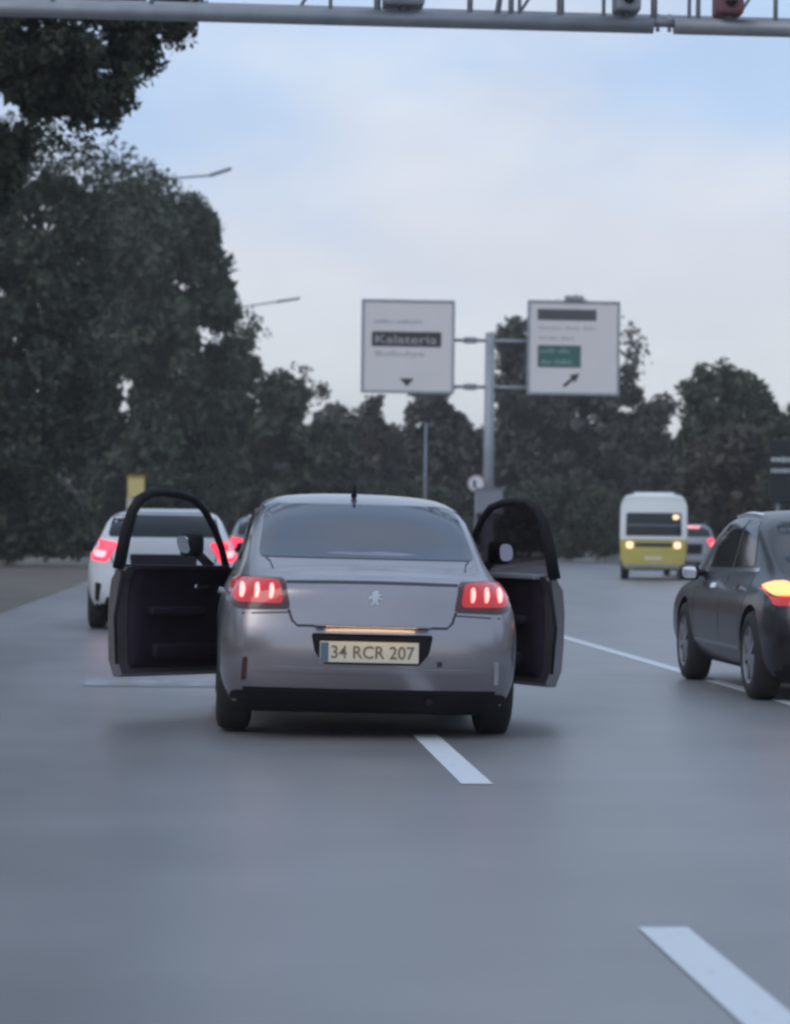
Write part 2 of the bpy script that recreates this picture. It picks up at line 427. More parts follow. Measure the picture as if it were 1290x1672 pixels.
# painted lines, and a pale band across the road
def line_quad(name, x0, x1, y0, y1, m, label=None, skew=0.0, cat='road marking', group=None):
    o = sheet(name, [(x0 , y0), (x1, y0), (x1 + skew, y1), (x0 + skew, y1)], 0.004, m)
    o['kind'] = 'structure'
    return o
AX = 1.245
def dash(y0, y1): line_quad('lane_dash', AX - 0.075, AX + 0.075, y0, y1, M['paintline'])
line_quad('lane_dash', AX + 0.025, AX + 0.175, 4.35, 7.58, M['paintline']); dash(12.0, 15.0); dash(20.0, 23.0); dash(28, 31); dash(36, 39)
line_quad('lane_line', 4.07, 4.21, 12, 60, M['paintline'])
for k in range(3): line_quad('lane_dash', -1.78, -1.66, 38 + k * 8, 41 + k * 8, M['faded'])
sheet('pale_road_band', [(-0.98, 19.6), (1.7, 19.4), (1.7, 20.4), (-0.98, 20.6)], 0.004, M['faded'], kind='structure')  # pale patchy band across the lane, same material as the left dashes

# ------------------------------------------------------------------ car building
def car_shell(st, rear, front, corner=0.13, sub=2):
    """st: (y, z0, w, zb, wb, zt, wt, drop). Box-topology grid skinned over the stations, closed front and back."""
    bm = bmesh.new()
    NR = 5
    fr = [(0.88, 0.0), (0.985, 0.22), (1.0, 0.52), (0.985, 0.82)]
    cfrac = [1.0, 0.83, 0.66, 0.38, 0.0]
    def ring(s, yf):
        y, z0, w, zb, wb, zt, wt, dr = s
        side = [(w * a, lerp(z0, zb, b)) for a, b in fr] + [(wb, zb)]
        c2 = (wt, zt - dr); c1 = (lerp(wb, wt, 0.55), lerp(zb, zt - dr, 0.6))
        top = [c1, c2, (wt * 0.62, zt - dr * 0.15), (0, zt)]
        bot = [(w * 0.88 * c, z0) for c in cfrac]
        def mk(x, z): return bm.verts.new((x, yf(z) if yf else y, z))
        Rr = [mk(x, z) for x, z in side]
        Ll = [mk(-x, z) for x, z in side]
        T = [Ll[4]] + [mk(-x, z) for x, z in top] + [mk(x, z) for x, z in top[-2::-1]] + [Rr[4]]
        B = [Ll[0]] + [mk(-x, z) for x, z in bot[1:]] + [mk(x, z) for x, z in bot[-2:0:-1]] + [Rr[0]]
        return Ll, Rr, T, B
    n = len(st)
    rings = []
    for i, s in enumerate(st):
        if i == 0: rings.append(ring(s, lambda z: corner + interp(rear, z)))
        elif i == n - 1: rings.append(ring(s, lambda z: s[0] + interp(front, z) - corner))
        else: rings.append(ring(s, None))
    for a, b in zip(rings, rings[1:]):
        for q in range(4):
            A, Bq = a[q], b[q]
            for k in range(len(A) - 1): bm.faces.new((A[k], A[k + 1], Bq[k + 1], Bq[k]))
    def cap(rg, s, yfun):
        Ll, Rr, T, B = rg
        grid = [B]
        for r in range(1, 4):
            row = [Ll[r]]; w = Rr[r].co.x; z = Rr[r].co.z
            for c in range(1, 8):
                f = lerp(B[c].co.x / B[-1].co.x, T[c].co.x / T[-1].co.x, r / 4)
                zz = lerp(B[c].co.z, T[c].co.z, r / 4) if r == 3 else z
                zz = z + (T[c].co.z - T[0].co.z) * (r / 4) ** 2
                row.append(bm.verts.new((f * w, yfun(f, zz), zz)))
            row.append(Rr[r]); grid.append(row)
        grid.append(T)
        for a, b in zip(grid, grid[1:]):
            for k in range(8): bm.faces.new((a[k], a[k + 1], b[k + 1], b[k]))
    cap(rings[0], st[0], lambda f, z: interp(rear, z) + corner * abs(f) ** 2.6)
    for v in rings[0][2][1:-1] + rings[0][3][1:-1]:
        f = v.co.x / st[0][2]; v.co.y = interp(rear, v.co.z) + corner * min(1, abs(f)) ** 2.6
    yl = st[-1][0]
    cap(rings[-1], st[-1], lambda f, z: yl + interp(front, z) - corner * abs(f) ** 2.6)
    for v in rings[-1][2][1:-1] + rings[-1][3][1:-1]:
        f = v.co.x / st[-1][2]; v.co.y = yl + interp(front, v.co.z) - corner * min(1, abs(f)) ** 2.6
    bmesh.ops.recalc_face_normals(bm, faces=bm.faces[:])
    me = bpy.data.meshes.new('body'); bm.to_mesh(me); bm.free()
    o = bpy.data.objects.new('body', me); COL.objects.link(o)
    md = o.modifiers.new('s', 'SUBSURF'); md.levels = sub; md.render_levels = sub
    dg = bpy.context.evaluated_depsgraph_get()
    out = bpy.data.meshes.new_from_object(o.evaluated_get(dg))
    bpy.data.objects.remove(o)
    return out

def carve(me, cutters):
    """exact boolean difference of a mesh with (bmesh, material) cutters"""
    o = bpy.data.objects.new('body', me); COL.objects.link(o)
    tmp = []
    for bm, m in cutters:
        bmesh.ops.recalc_face_normals(bm, faces=bm.faces[:])
        cm = bpy.data.meshes.new('cutter'); bm.to_mesh(cm); bm.free(); cm.materials.append(m)
        c = bpy.data.objects.new('cutter', cm); COL.objects.link(c); tmp.append(c)
        md = o.modifiers.new('b', 'BOOLEAN'); md.operation = 'DIFFERENCE'; md.solver = 'EXACT'; md.object = c
        md.material_mode = 'TRANSFER'
    dg = bpy.context.evaluated_depsgraph_get()
    out = bpy.data.meshes.new_from_object(o.evaluated_get(dg))
    for c in tmp: bpy.data.objects.remove(c)
    bpy.data.objects.remove(o)
    return out

AXES = {'rear': (lambda a, b: (a, -6, b), (0, 1, 0)), 'front': (lambda a, b: (a, 15, b), (0, -1, 0)),
        'left': (lambda a, b: (-5, a, b), (1, 0, 0)), 'right': (lambda a, b: (5, a, b), (-1, 0, 0)),
        'top': (lambda a, b: (a, b, 6), (0, 0, -1))}
def panel(name, outline, bvh, axis, m, parent, off=0.004, res=0.05, skirt=0.012, **props):
    """a thin shaped piece lying on the body: the outline is laid onto the surface along an axis"""
    org, d = AXES[axis]; d = Vector(d)
    bm = bmesh.new()
    f = bm.faces.new([bm.verts.new((a, b, 0)) for a, b in outline])
    xs = [p[0] for p in outline]; ys_ = [p[1] for p in outline]
    for ax, lo, hi in ((0, min(xs), max(xs)), (1, min(ys_), max(ys_))):
        k = max(1, int((hi - lo) / res))
        for i in range(1, k):
            co = [0, 0, 0]; no = [0, 0, 0]; co[ax] = lo + (hi - lo) * i / k; no[ax] = 1
            bmesh.ops.bisect_plane(bm, geom=bm.verts[:] + bm.edges[:] + bm.faces[:], plane_co=co, plane_no=no, dist=1e-5)
    bmesh.ops.triangulate(bm, faces=[f for f in bm.faces if len(f.verts) > 4])
    dead, nor = [], {}
    for v in bm.verts:
        p, nrm, _i, _d = bvh.ray_cast(Vector(org(v.co.x, v.co.y)), d)
        if p is None: dead.append(v); continue
        if nrm.dot(d) > 0: nrm = -nrm
        v.co = p + nrm * off; nor[v] = nrm
    if dead: bmesh.ops.delete(bm, geom=dead, context='VERTS')
    if not bm.faces: bm.free(); return None
    be = [e for e in bm.edges if len(e.link_faces) == 1]
    ring = {}
    for e in be:
        for v in e.verts:
            if v not in ring: ring[v] = bm.verts.new(v.co - nor[v] * skirt)
    for e in be:
        a, b = e.verts; bm.faces.new((a, b, ring[b], ring[a]))
    bmesh.ops.recalc_face_normals(bm, faces=bm.faces[:])
    s = sum((f.normal.dot(d) * f.calc_area() for f in bm.faces))
    if s > 0:
        for f in bm.faces: f.normal_flip()
    me = bpy.data.meshes.new(name); bm.to_mesh(me); bm.free(); me.materials.append(m); me.shade_smooth()
    me.set_sharp_from_angle(angle=R(40))
    return link(bpy.data.objects.new(name, me), parent, **props)

def stroke(pts, w, closed=False):
    """outline of a polyline of width w"""
    pts = [Vector(p) for p in pts]; L_, R_ = [], []
    for i, p in enumerate(pts):
        a = pts[max(i - 1, 0)]; b = pts[min(i + 1, len(pts) - 1)]
        t = (b - a).normalized(); n = Vector((-t.y, t.x)) * w / 2
        L_.append(tuple(p + n)); R_.append(tuple(p - n))
    return L_ + R_[::-1]

def seam(name, pts, w, bvh, axis, m, parent):
    return panel(name, stroke(pts, w), bvh, axis, m, parent, off=0.0015, res=0.06, skirt=0.004)

def wheel(parent, x, y, r=0.31, wd=0.2, steer=0.0, rim='alloy'):
    bm = bmesh.new(); n = 32
    prof = [(-wd / 2, r * 0.66), (-wd / 2 - 0.004, r * 0.8), (-wd / 2 + 0.012, r * 0.95), (-wd / 2 + 0.04, r), (wd / 2 - 0.04, r), (wd / 2 - 0.012, r * 0.95), (wd / 2 + 0.004, r * 0.8), (wd / 2, r * 0.66), (0, r * 0.6)]
    rings = [[bm.verts.new((px, math.cos(a) * pr, math.sin(a) * pr)) for a in [k / n * 2 * math.pi for k in range(n)]] for px, pr in prof]
    for a, b in zip(rings, rings[1:] + rings[:1]):
        for k in range(n): bm.faces.new((a[k], a[(k + 1) % n], b[(k + 1) % n], b[k]))
    w = mesh_obj('wheel', bm, M['rubber'], parent, True)
    w.location = (x, y, r); w.rotation_euler = (0, 0, steer)
    s = 1 if x > 0 else -1
    bm = bmesh.new()
    # rim: barrel, hub and seven spokes
    fx = s * (wd / 2 - 0.012)
    def lathe(prof, n=28):
        rg = [[bm.verts.new((px, math.cos(k / n * 2 * math.pi) * pr, math.sin(k / n * 2 * math.pi) * pr)) for k in range(n)] for px, pr in prof]
        for a, b in zip(rg, rg[1:]):
            for k in range(n): bm.faces.new((a[k], a[(k + 1) % n], b[(k + 1) % n], b[k]))
        return rg
    lathe([(fx, r * 0.68), (fx + s * 0.008, r * 0.64), (fx - s * 0.01, r * 0.60), (fx - s * 0.1, r * 0.58)])
    rg = lathe([(fx - s * 0.03, r * 0.15), (fx, r * 0.14), (fx + s * 0.004, r * 0.06)]); bm.faces.new(rg[-1])
    for k in range(7):
        vs = bm_box(bm, fx - s * 0.015, 0, r * 0.37, 0.03, r * 0.13, r * 0.52)
        bmesh.ops.rotate(bm, cent=(0, 0, 0), matrix=Matrix.Rotation(k / 7 * 2 * math.pi, 3, 'X'), verts=vs)
    mesh_obj('rim', bm, M[rim], w)
    return w

def cyl_cutter(x0, x1, y, z, r, n=40):
    bm = bmesh.new()
    a = [bm.verts.new((x0, y + math.cos(k / n * 2 * math.pi) * r, z + math.sin(k / n * 2 * math.pi) * r)) for k in range(n)]
    b = [bm.verts.new((x1, v.co.y, v.co.z)) for v in a]
    bm.faces.new(a); bm.faces.new(b[::-1])
    for k in range(n): bm.faces.new((a[k], b[k], b[(k + 1) % n], a[(k + 1) % n]))
    return bm

def prism_cutter_x(outline, x0, x1):
    bm = bmesh.new()
    a = [bm.verts.new((x0, y, z)) for y, z in outline]; b = [bm.verts.new((x1, y, z)) for y, z in outline]
    n = len(a); bm.faces.new(a); bm.faces.new(b[::-1])
    for k in range(n): bm.faces.new((a[k], b[k], b[(k + 1) % n], a[(k + 1) % n]))
    return bm

def finish_body(me, parent, paint, split=None, low=None):
    """materials: paint, lining (from cutters) and black for the underside; LOW = height below which trim is black"""
    if not me.materials: me.materials.append(paint)
    names = [m.name if m else '' for m in me.materials]
    me.materials.append(M['black']); bi = len(me.materials) - 1
    for p in me.polygons:
        m = me.materials[p.material_index]
        if m is paint and (p.normal.z < -0.6 or (low and p.center.z < low)): p.material_index = bi
    me.shade_smooth(); me.set_sharp_from_angle(angle=R(42))
    me.name = 'body'
    return link(bpy.data.objects.new('body', me), parent)

def bvh_of(me):
    bm = bmesh.new(); bm.from_mesh(me)
    b = BVHTree.FromBMesh(bm); bm.free(); return b

def number_plate(parent, x, y, z, w=0.52, h=0.112, text='34 RCR 207', blue=True):
    p = box('number_plate', (x, y, z), (w, 0.012, h), M['plate'], parent, bevel=0.004)
    if blue: box('country_band', (x - w / 2 + 0.026, y - 0.008, z), (0.044, 0.006, h - 0.012), M['plate_blue'], p, bevel=0)
    if text: lettering(text, (x + 0.02, y - 0.0085, z), h * 0.62, w * 0.84, M['ink'], p, 0.01)
    return p

SEDAN = [  # y, z0, w, zb, wb, zt, wt, drop
    (0.00, 0.17, 0.80, 0.865, 0.715, 0.905, 0.50, 0.012),
    (0.38, 0.13, 0.872, 0.885, 0.760, 0.945, 0.56, 0.012),
    (0.66, 0.13, 0.878, 0.915, 0.765, 1.020, 0.64, 0.014),
    (0.90, 0.14, 0.880, 0.925, 0.765, 1.105, 0.655, 0.018),
    (1.18, 0.19, 0.880, 0.93, 0.765, 1.225, 0.655, 0.024),
    (1.48, 0.18, 0.880, 0.93, 0.765, 1.338, 0.650, 0.032),
    (1.80, 0.18, 0.880, 0.93, 0.765, 1.412, 0.645, 0.048),
    (2.30, 0.18, 0.880, 0.93, 0.765, 1.445, 0.64, 0.055),
    (2.80, 0.18, 0.880, 0.93, 0.765, 1.425, 0.635, 0.05),
    (3.15, 0.18, 0.880, 0.93, 0.765, 1.32, 0.63, 0.03),
    (3.50, 0.18, 0.878, 0.92, 0.765, 1.14, 0.64, 0.02),
    (3.72, 0.19, 0.875, 0.90, 0.76, 1.00, 0.66, 0.02),
    (4.00, 0.20, 0.862, 0.84, 0.75, 0.91, 0.60, 0.02),
    (4.26, 0.22, 0.83, 0.77, 0.72, 0.82, 0.56, 0.02),
    (4.42, 0.26, 0.76, 0.66, 0.66, 0.71, 0.50, 0.02)]
SED_REAR = [(0.14, 0.22), (0.24, 0.13), (0.32, 0.045), (0.39, 0.0), (0.5, 0.0), (0.60, 0.025), (0.68, 0.075), (0.86, 0.085), (0.92, 0.07)]
SED_FRONT = [(0.26, -0.04), (0.4, 0.0), (0.55, 0.0), (0.72, -0.05)]
ARCH = 0.365

# ---------------- the silver saloon in the middle
def silver_saloon():
    root = thing('saloon_car', 'silver grey saloon car straddling the dashed line with both front doors hanging open', 'car',
                 (0.892, 14.45, 0.0), (0, R(0.75), 0))
    me = car_shell(SEDAN, SED_REAR, SED_FRONT)
    me.materials.append(M['silver'])
    bvh = bvh_of(me)
    cut = []
    for s in (-1, 1):
        for y in (0.80, 3.45): cut.append((cyl_cutter(s * 0.58, s * 1.1, y, 0.31, ARCH), M['black']))
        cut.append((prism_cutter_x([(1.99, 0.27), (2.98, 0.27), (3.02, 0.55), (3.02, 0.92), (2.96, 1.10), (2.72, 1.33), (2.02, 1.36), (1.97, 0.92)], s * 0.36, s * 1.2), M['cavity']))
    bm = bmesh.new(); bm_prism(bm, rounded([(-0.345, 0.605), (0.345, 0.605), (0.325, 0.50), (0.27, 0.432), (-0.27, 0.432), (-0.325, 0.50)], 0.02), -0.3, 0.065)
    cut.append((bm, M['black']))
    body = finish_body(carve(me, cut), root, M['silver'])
    for s in (-1, 1):
        for y in (0.80, 3.45): wheel(root, s * 0.765, y, 0.312, 0.2)
    # rear glass with its black border, rear lights, boot lid gap
    panel('rear_window', rounded([(-0.640, 1.025), (0.640, 1.025), (0.630, 1.10), (0.592, 1.315), (0.545, 1.352), (-0.545, 1.352), (-0.592, 1.315), (-0.630, 1.10)], 0.05), bvh, 'rear', M['carglass'], root, off=0.004, res=0.05)
    for s in (-1, 1):
        ol = [(s * 0.495, 0.905), (s * 0.79, 0.915), (s * 0.83, 0.84), (s * 0.80, 0.745), (s * 0.74, 0.728), (s * 0.465, 0.735)]
        rim = panel('tail_lamp', rounded(ol if s > 0 else ol[::-1], 0.03), bvh, 'rear', M['lens_rim'], root, off=0.006, res=0.04, skirt=0.02)
        ol = [(s * 0.525, 0.892), (s * 0.775, 0.902), (s * 0.80, 0.84), (s * 0.775, 0.765), (s * 0.50, 0.765)]
        panel('lamp_lens', rounded(ol if s > 0 else ol[::-1], 0.035), bvh, 'rear', M['lens'], rim, off=0.012, res=0.04)
        for k in range(3):
            x0 = s * (0.570 + k * 0.080)
            ol = [(x0 - 0.008, 0.864), (x0 + 0.010, 0.870), (x0 + 0.015, 0.83), (x0 + 0.005, 0.792), (x0 - 0.011, 0.792)]
            panel('light_strip', rounded(ol, 0.016), bvh, 'rear', M['strip'], rim, off=0.018, res=0.03)
    lid = [(-0.475, 0.735), (-0.455, 0.675), (-0.425, 0.645), (0.425, 0.645), (0.455, 0.675), (0.475, 0.735)]
    seam('boot_gap', lid, 0.014, bvh, 'rear', M['seam'], root)
    seam('boot_crease', [(-0.49, 0.888), (-0.25, 0.893), (0, 0.895), (0.25, 0.893), (0.49, 0.888)], 0.016, bvh, 'rear', M['seam'], root)
    for s in (-1, 1): seam('boot_gap', [(s * 0.56, 0.96), (s * 0.575, 1.0), (s * 0.6, 1.02)], 0.008, bvh, 'rear', M['seam'], root)
    seam('bumper_gap', [(-0.80, 0.715), (-0.73, 0.705), (-0.47, 0.718)], 0.008, bvh, 'rear', M['seam'], root)
    seam('bumper_gap', [(0.47, 0.718), (0.73, 0.705), (0.80, 0.715)], 0.008, bvh, 'rear', M['seam'], root)
    panel('bumper_valance', rounded([(-0.66, 0.275), (0.66, 0.275), (0.79, 0.26), (0.79, 0.145), (-0.79, 0.145), (-0.79, 0.26)], 0.02), bvh, 'rear', M['black'], root, off=0.006)
    panel('bumper_ledge', stroke([(-0.66, 0.405), (-0.3, 0.398), (0.3, 0.398), (0.66, 0.405)], 0.022), bvh, 'rear', M['silver'], root, off=0.014, skirt=0.02)
    for s in (-1, 1):
        ol = [(s * 0.70, 0.46), (s * 0.725, 0.46), (s * 0.73, 0.33), (s * 0.705, 0.33)]
        panel('bumper_reflector', rounded(ol if s > 0 else ol[::-1], 0.008), bvh, 'rear', M['chrome' if s > 0 else 'lens_rim'], root, off=0.008)
    seam('tow_eye_cover', [(0.37, 0.442), (0.40, 0.442)], 0.03, bvh, 'rear', M['seam'], root)
    # plate in its recess and the lamp above it
    pl = number_plate(root, -0.015, 0.050, 0.502, 0.56, 0.118)
    lip = box('boot_lip', (0, 0.018, 0.651), (0.66, 0.075, 0.010), M['silver'], root, 0.004)
    box('plate_lamp', (-0.01, 0.000, 0.6474), (0.52, 0.022, 0.004), M['warm'], lip, 0)
    panel('painted_reflection', [(-0.27, 1.048), (-0.16, 1.058), (-0.02, 1.056), (0.06, 1.064), (0.20, 1.058), (0.31, 1.050), (0.20, 1.040), (-0.10, 1.042)], bvh, 'rear', M['box'], root, off=0.006)  # pale patch on the glass: a reflection put in as colour
    # standing lion-like chrome badge
    em = [(-0.010, 0.845), (0.004, 0.860), (0.016, 0.858), (0.020, 0.848), (0.012, 0.842), (0.030, 0.838), (0.034, 0.830), (0.016, 0.828), (0.034, 0.815), (0.036, 0.808), (0.016, 0.812), (0.012, 0.800),
          (0.024, 0.782), (0.010, 0.778), (0.004, 0.796), (-0.012, 0.776), (-0.022, 0.778), (-0.008, 0.800), (-0.016, 0.815), (-0.028, 0.806), (-0.034, 0.822), (-0.024, 0.826), (-0.016, 0.832)]
    panel('badge', [(x * 1.1 + 0.01, z - 0.01) for x, z in em], bvh, 'rear', M['alloy'], root, off=0.008, res=0.03)
    # sides
    for s, ax in ((-1, 'left'), (1, 'right')):
        panel('side_window', rounded([(1.22, 1.0), (1.93, 0.985), (1.93, 1.335), (1.70, 1.335), (1.45, 1.22)], 0.03), bvh, ax, M['darkglass'], root, off=0.004)
        seam('door_gap', [(1.10, 0.95), (1.08, 0.75), (1.20, 0.50), (1.22, 0.29)], 0.01, bvh, ax, M['seam'], root)
        panel('door_handle', rounded([(1.16, 0.82), (1.34, 0.82), (1.34, 0.785), (1.16, 0.785)], 0.015), bvh, ax, M['silver'], root, off=0.03, skirt=0.03)
        panel('sill_trim', stroke([(1.2, 0.235), (3.0, 0.235)], 0.06), bvh, ax, M['black'], root, off=0.006)
    panel('windscreen', rounded([(-0.60, 3.60), (0.60, 3.60), (0.54, 3.0), (-0.54, 3.0)], 0.05), bvh, 'top', M['darkglass'], root, off=0.004)
    ant = tube('aerial', [(-0.03, 1.80, 1.41), (-0.03, 1.76, 1.445), (-0.03, 1.70, 1.475)], [0.020, 0.012, 0.007], M['black'], root)
    tube('exhaust_pipe', [(0.34, 0.35, 0.22), (0.34, 0.12, 0.22)], 0.025, M['black'], root)
    # seats seen through the door openings
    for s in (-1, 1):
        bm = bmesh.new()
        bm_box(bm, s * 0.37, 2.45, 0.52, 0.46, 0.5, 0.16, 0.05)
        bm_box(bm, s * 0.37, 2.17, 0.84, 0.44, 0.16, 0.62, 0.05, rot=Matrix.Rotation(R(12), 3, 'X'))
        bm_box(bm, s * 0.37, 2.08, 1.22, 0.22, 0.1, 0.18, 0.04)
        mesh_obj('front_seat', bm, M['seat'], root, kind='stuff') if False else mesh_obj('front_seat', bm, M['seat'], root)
    # open front doors
    for s, ang in ((-1, 43), (1, 29)):
        door(root, s, ang)
    return root

def door(root, s, ang):
    """front door; local frame: hinge at origin, -y to the trailing edge, x outward times s"""
    def xo(z):        # outer skin profile
        return interp([(0.22, -0.045), (0.32, -0.012), (0.50, 0.0), (0.70, 0.0), (0.84, -0.018), (0.925, -0.075), (1.42, -0.285)], z)
    bm = bmesh.new()
    zs = [0.215, 0.24, 0.32, 0.42, 0.52, 0.62, 0.70, 0.78, 0.84, 0.89, 0.925]
    us = [0.0, 0.03, 0.2, 0.4, 0.6, 0.8, 0.98, 1.025, 1.04]
    outer, inner = [], []
    for z in zs:
        t = min(1, max(0, (z - 0.215) / 0.1)); ro, ri = [], []
        for i, u in enumerate(us):
            edge = 0.02 if i in (0, len(us) - 1) else 0.004 if i in (1, len(us) - 2) else 0.0
            uu = u if z > 0.3 else u * lerp(0.985, 1, t)
            ro.append(bm.verts.new((s * (xo(z) - edge), -uu, z)))
            ri.append(bm.verts.new((s * (xo(z) - 0.105 + (0.03 if z < 0.24 else 0)), -uu, z)))
        outer.append(ro); inner.append(ri)
    for G_ in (outer, inner):
        for a, b in zip(G_, G_[1:]):
            for k in range(len(us) - 1): bm.faces.new((a[k], a[k + 1], b[k + 1], b[k]))
    for k in range(len(us) - 1):
        bm.faces.new((outer[0][k], outer[0][k + 1], inner[0][k + 1], inner[0][k])); bm.faces.new((outer[-1][k], outer[-1][k + 1], inner[-1][k + 1], inner[-1][k]))
    for a, b, c, d_ in zip(outer, outer[1:], inner, inner[1:]):
        bm.faces.new((a[0], b[0], d_[0], c[0])); bm.faces.new((a[-1], b[-1], d_[-1], c[-1]))
    d = mesh_obj('front_door', bm, M['silver'], root, True)
    d.data.set_sharp_from_angle(angle=R(35))
    d.location = (s * 0.878, 3.0, 0.0); d.rotation_euler = (0, 0, s * R(ang))
    # inner lining with pull, armrest and pocket
    bm = bmesh.new()
    def xi(z): return s * (xo(z) - 0.105 - 0.002)
    z0, z1 = 0.275, 0.93
    rows = []
    for z in [z0, 0.3, 0.4, 0.5, 0.6, 0.7, 0.8, 0.88, 0.915, z1]:
        th = 0.035 if z0 < z < z1 else 0.004
        rows.append([bm.verts.new((xi(z) - s * (th if 0 < i < 7 else 0.004), -u, z)) for i, u in enumerate([0.03, 0.06, 0.25, 0.45, 0.65, 0.85, 0.93, 0.95])])
    for a, b in zip(rows, rows[1:]):
        for k in range(7): bm.faces.new((a[k], a[k + 1], b[k + 1], b[k]))
    mesh_obj('door_lining', bm, M['trim'], d, True)
    bm = bmesh.new(); bm_box(bm, xi(0.64) - s * 0.055, -0.55, 0.64, 0.06, 0.52, 0.06, 0.02)
    mesh_obj('armrest', bm, M['trim'], d, True)
    bm = bmesh.new(); bm_box(bm, xi(0.38) - s * 0.045, -0.45, 0.38, 0.05, 0.62, 0.10, 0.02)
    mesh_obj('door_pocket', bm, M['trim'], d, True)
    bm = bmesh.new(); bm_box(bm, xi(0.80) - s * 0.045, -0.33, 0.80, 0.03, 0.13, 0.035, 0.012)
    mesh_obj('inner_handle', bm, M['chrome'], d, True)
    bm = bmesh.new()
    bm_box(bm, s * (xo(0.9) - 0.07), -0.55, 0.934, 0.085, 0.92, 0.014, 0.004)
    bm_box(bm, xi(0.9) - s * 0.03, -0.55, 0.925, 0.06, 0.86, 0.03, 0.006)
    mesh_obj('window_sill', bm, M['steel' if s > 0 else 'trim'], d)  # right sill in paler grey: sky light along the edge put into the colour
    # shut-face rubber seal along the trailing edge
    tube('door_seal', [(xi(0.30) + s * 0.02, -1.036, 0.30), (xi(0.6) + s * 0.02, -1.044, 0.6), (xi(0.9) + s * 0.02, -1.044, 0.9)], 0.012, M['black'], d)
    fr = [(0.02, 0.92), (0.10, 1.05), (0.22, 1.19), (0.34, 1.30), (0.46, 1.372), (0.60, 1.402), (0.76, 1.412), (0.89, 1.402), (0.97, 1.36), (1.015, 1.28), (1.035, 1.12), (1.035, 0.915)]
    bm = bmesh.new()
    def xf(z): return s * (interp([(0.9, -0.075), (1.42, -0.20)], z) - 0.02)
    bm_tube(bm, [(xf(z), -u, z) for u, z in fr], [0.026, 0.024, 0.024, 0.024, 0.025, 0.026, 0.028, 0.030, 0.034, 0.036, 0.040, 0.042], 10)
    mesh_obj('window_frame', bm, M['black'], d, True)
    bm = bmesh.new()
    vs = [bm.verts.new((xf(z) , -u, z)) for u, z in [(0.03, 0.92)] + fr[1:-1] + [(1.03, 0.92)]]
    bmesh.ops.triangulate(bm, faces=[bm.faces.new(vs)])
    mesh_obj('window_glass', bm, M['pane' if s < 0 else 'pane_tint'], d)
    # door mirror: rounded shell with the glass facing back
    bm = bmesh.new()
    bm_box(bm, s * 0.055, -0.20, 1.075, 0.15, 0.12, 0.16, 0.045)
    bm_tube(bm, [(s * -0.075, -0.15, 0.93), (s * 0.02, -0.18, 1.02)], [0.035, 0.03], 8)
    mr_ = mesh_obj('door_mirror', bm, M['black'], d, True)
    ol = rounded([(s * 0.0, 1.015), (s * 0.105, 1.02), (s * 0.11, 1.13), (s * 0.005, 1.135)], 0.045)
    bm = bmesh.new(); bm_prism(bm, ol, -0.272, -0.262)
    if s > 0:
        for v in bm.verts: v.co.y += (v.co.z - 1.075) * 0.16 - 0.006
    else:
        for v in bm.verts: v.co.y -= (v.co.z - 1.075) * 0.30 + 0.012
    g = mesh_obj('mirror_glass', bm, M['mirror'], d)
    bm = bmesh.new(); bm_box(bm, s * 0.012, -0.85, 0.80, 0.03, 0.17, 0.03, 0.012)
    mesh_obj('outer_handle', bm, M['silver'], d, True)
    return d

silver_saloon()

